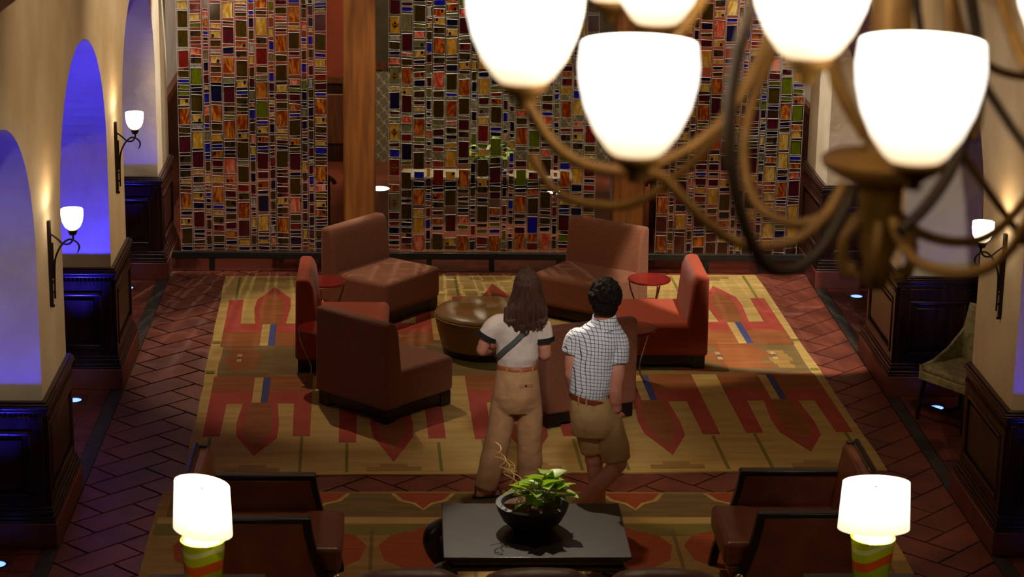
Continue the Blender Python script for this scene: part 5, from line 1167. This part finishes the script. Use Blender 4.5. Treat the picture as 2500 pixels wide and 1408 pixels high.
def plaid():
    m = bpy.data.materials.new('checked_cotton'); m.use_nodes = True; nt = m.node_tree; L = nt.links.new; p = nt.nodes['Principled BSDF']; p.inputs['Roughness'].default_value = .85
    tc = nt.nodes.new('ShaderNodeTexCoord'); sp = nt.nodes.new('ShaderNodeSeparateXYZ')
    no = nt.nodes.new('ShaderNodeTexNoise'); no.inputs['Scale'].default_value = 7; L(tc.outputs['Object'], no.inputs['Vector'])
    mxv = nt.nodes.new('ShaderNodeVectorMath'); mxv.operation = 'MULTIPLY_ADD'; L(no.outputs['Color'], mxv.inputs[0]); mxv.inputs[1].default_value = (.02, .02, .02); L(tc.outputs['Object'], mxv.inputs[2])
    L(mxv.outputs[0], sp.inputs[0])
    def mth(op, a, b=None):
        n = nt.nodes.new('ShaderNodeMath'); n.operation = op
        for i, v in enumerate((a, b)):
            if v is None: continue
            if isinstance(v, (int, float)): n.inputs[i].default_value = v
            else: L(v, n.inputs[i])
        return n.outputs[0]
    per = .0245
    def line(s): return mth('LESS_THAN', mth('FRACT', mth('DIVIDE', s, per)), .15)
    # turn with the body: across = x, down = z, and y helps on the sides
    ax = mth('ADD', sp.outputs['X'], mth('MULTIPLY', sp.outputs['Y'], .55))
    az = mth('ADD', sp.outputs['Z'], mth('MULTIPLY', sp.outputs['X'], .12))
    a = line(ax); c = line(az); t = mth('MULTIPLY', mth('ADD', a, c), .5)
    r = nt.nodes.new('ShaderNodeValToRGB'); r.color_ramp.elements[0].color = srgb(226,230,240); r.color_ramp.elements[1].color = srgb(30,34,56)
    e = r.color_ramp.elements.new(.5); e.color = srgb(70,76,104)
    L(t, r.inputs[0]); L(r.outputs[0], p.inputs['Base Color'])
    bn = nt.nodes.new('ShaderNodeTexNoise'); bn.inputs['Scale'].default_value = 24; bp = nt.nodes.new('ShaderNodeBump'); bp.inputs['Strength'].default_value = .35; bp.inputs['Distance'].default_value = .012
    L(tc.outputs['Object'], bn.inputs['Vector']); L(bn.outputs['Fac'], bp.inputs['Height']); L(bp.outputs[0], p.inputs['Normal']); return m
PL = plaid()
s = MB()
s.ztorso([(1.188, MY, .965, .122, .1), (1.19, MY-.004, 1.02, .136, .112), (1.197, MY-.004, 1.1, .144, .114), (1.208, MY-.002, 1.2, .155, .116), (1.225, MY, 1.31, .162, .12), (1.236, MY, 1.39, .166, .116), (1.246, MY-.003, 1.44, .152, .1), (1.26, MY-.005, 1.485, .12, .085), (1.27, MY-.006, 1.515, .08, .075)], 28)
s.tube(smooth_path([(1.13, MY, 1.42), (1.085, MY-.002, 1.385), (1.062, MY-.005, 1.295)], 4), [.055, .062, .066, .068, .069, .069, .069, .069, .069], 18)
s.tube(smooth_path([(1.335, MY, 1.415), (1.368, MY-.004, 1.37), (1.372, MY-.012, 1.235)], 4), [.057, .065, .07, .073, .075, .076, .077, .077, .077], 18)
shirt = s.build('shirt', PL, man, smooth=True); remesh(shirt, .010, 5); displace(shirt, .07, .012)
cl = MB(); cl.rings([((1.272, MY-.006, z), (a, 0, .012), (0, c, .02)) for z, a, c in ((1.485, .098, .098), (1.505, .088, .09), (1.555, .076, .08), (1.562, .07, .074), (1.53, .07, .072))], 30, cap=False)
cl.build('shirt_collar', PL, shirt, smooth=True)
p = MB()
p.ztorso([(1.19, MY, 1.0, .128, .108), (1.2, MY-.006, .94, .145, .122), (1.22, MY-.014, .87, .162, .138), (1.235, MY-.014, .80, .17, .138), (1.24, MY-.005, .73, .165, .125)], 26)
p.tube(smooth_path([(1.175, MY+.01, .82), (1.205, MY+.02, .72), (1.235, MY+.03, .60)], 5), [.1]*4+[.096]*4+[.092]*3, 18)
p.tube(smooth_path([(1.30, MY-.01, .82), (1.345, MY-.03, .70), (1.375, MY-.045, .56)], 5), [.108]*4+[.104]*4+[.099]*3, 18)
sh = p.build('shorts', T['khaki2'], man, smooth=True); remesh(sh, .010, 5); displace(sh, .09, .014)
bl = MB(); bl.rings([((1.19, MY-.002, z), (a, 0, -a*.24), (0, c, 0)) for z, a, c in ((.965, .136, .116), (.968, .140, .120), (1.0, .138, .118), (1.003, .134, .113))], 40)
bl.build('belt', T['belt_leather'], man, smooth=50)
for x in (-.08, -.03, .09):
    yy = -math.sqrt(max(0, 1-(x/.14)**2))*.121
    MB().box((1.19+x-.005, MY+yy-.006, .955-.24*x), (1.19+x+.005, MY+yy+.004, 1.012-.24*x)).build('belt_loop', T['khaki2'], sh)
for (ax, ay), d, sk in (((.985, MY-.15), (-.95, .3), ((1.098, MY-.128, .225), (1.005, MY-.149, .125))), ((1.28, MY+.04), (.15, 1), ((1.273, MY+.037, .2), (1.28, MY+.04, .09)))):
    MB().tube([sk[0], sk[1]], [.046, .042], 16).build('sock', T['sock'], man, smooth=True)
    d = Vector((d[0], d[1], 0)).normalized(); sv = Vector((-d.y, d.x, 0)); a = Vector((ax, ay, .017))
    q = MB(); q.rings([(a-d*.07+Vector((0, 0, .04)), sv*.03, Vector((0, 0, .035))), (a-d*.04+Vector((0, 0, .05)), sv*.042, Vector((0, 0, .045))), (a+d*.03+Vector((0, 0, .052)), sv*.045, Vector((0, 0, .045))), (a+d*.10+Vector((0, 0, .042)), sv*.05, Vector((0, 0, .034))), (a+d*.17+Vector((0, 0, .034)), sv*.048, Vector((0, 0, .026))), (a+d*.215+Vector((0, 0, .028)), sv*.025, Vector((0, 0, .016)))], 18)
    q.build('shoe', mat('grey_shoe', srgb(96,100,104), .7), man, smooth=True)
    so = MB(); out = []
    for i in range(20):
        an = 2*math.pi*i/20; w_ = a+d*(.07+.155*math.cos(an))+sv*(.052*math.sin(an)); out.append((w_.x, w_.y))
    so.prism(out, .017, .032); so.build('shoe_sole', T['sole'], man)
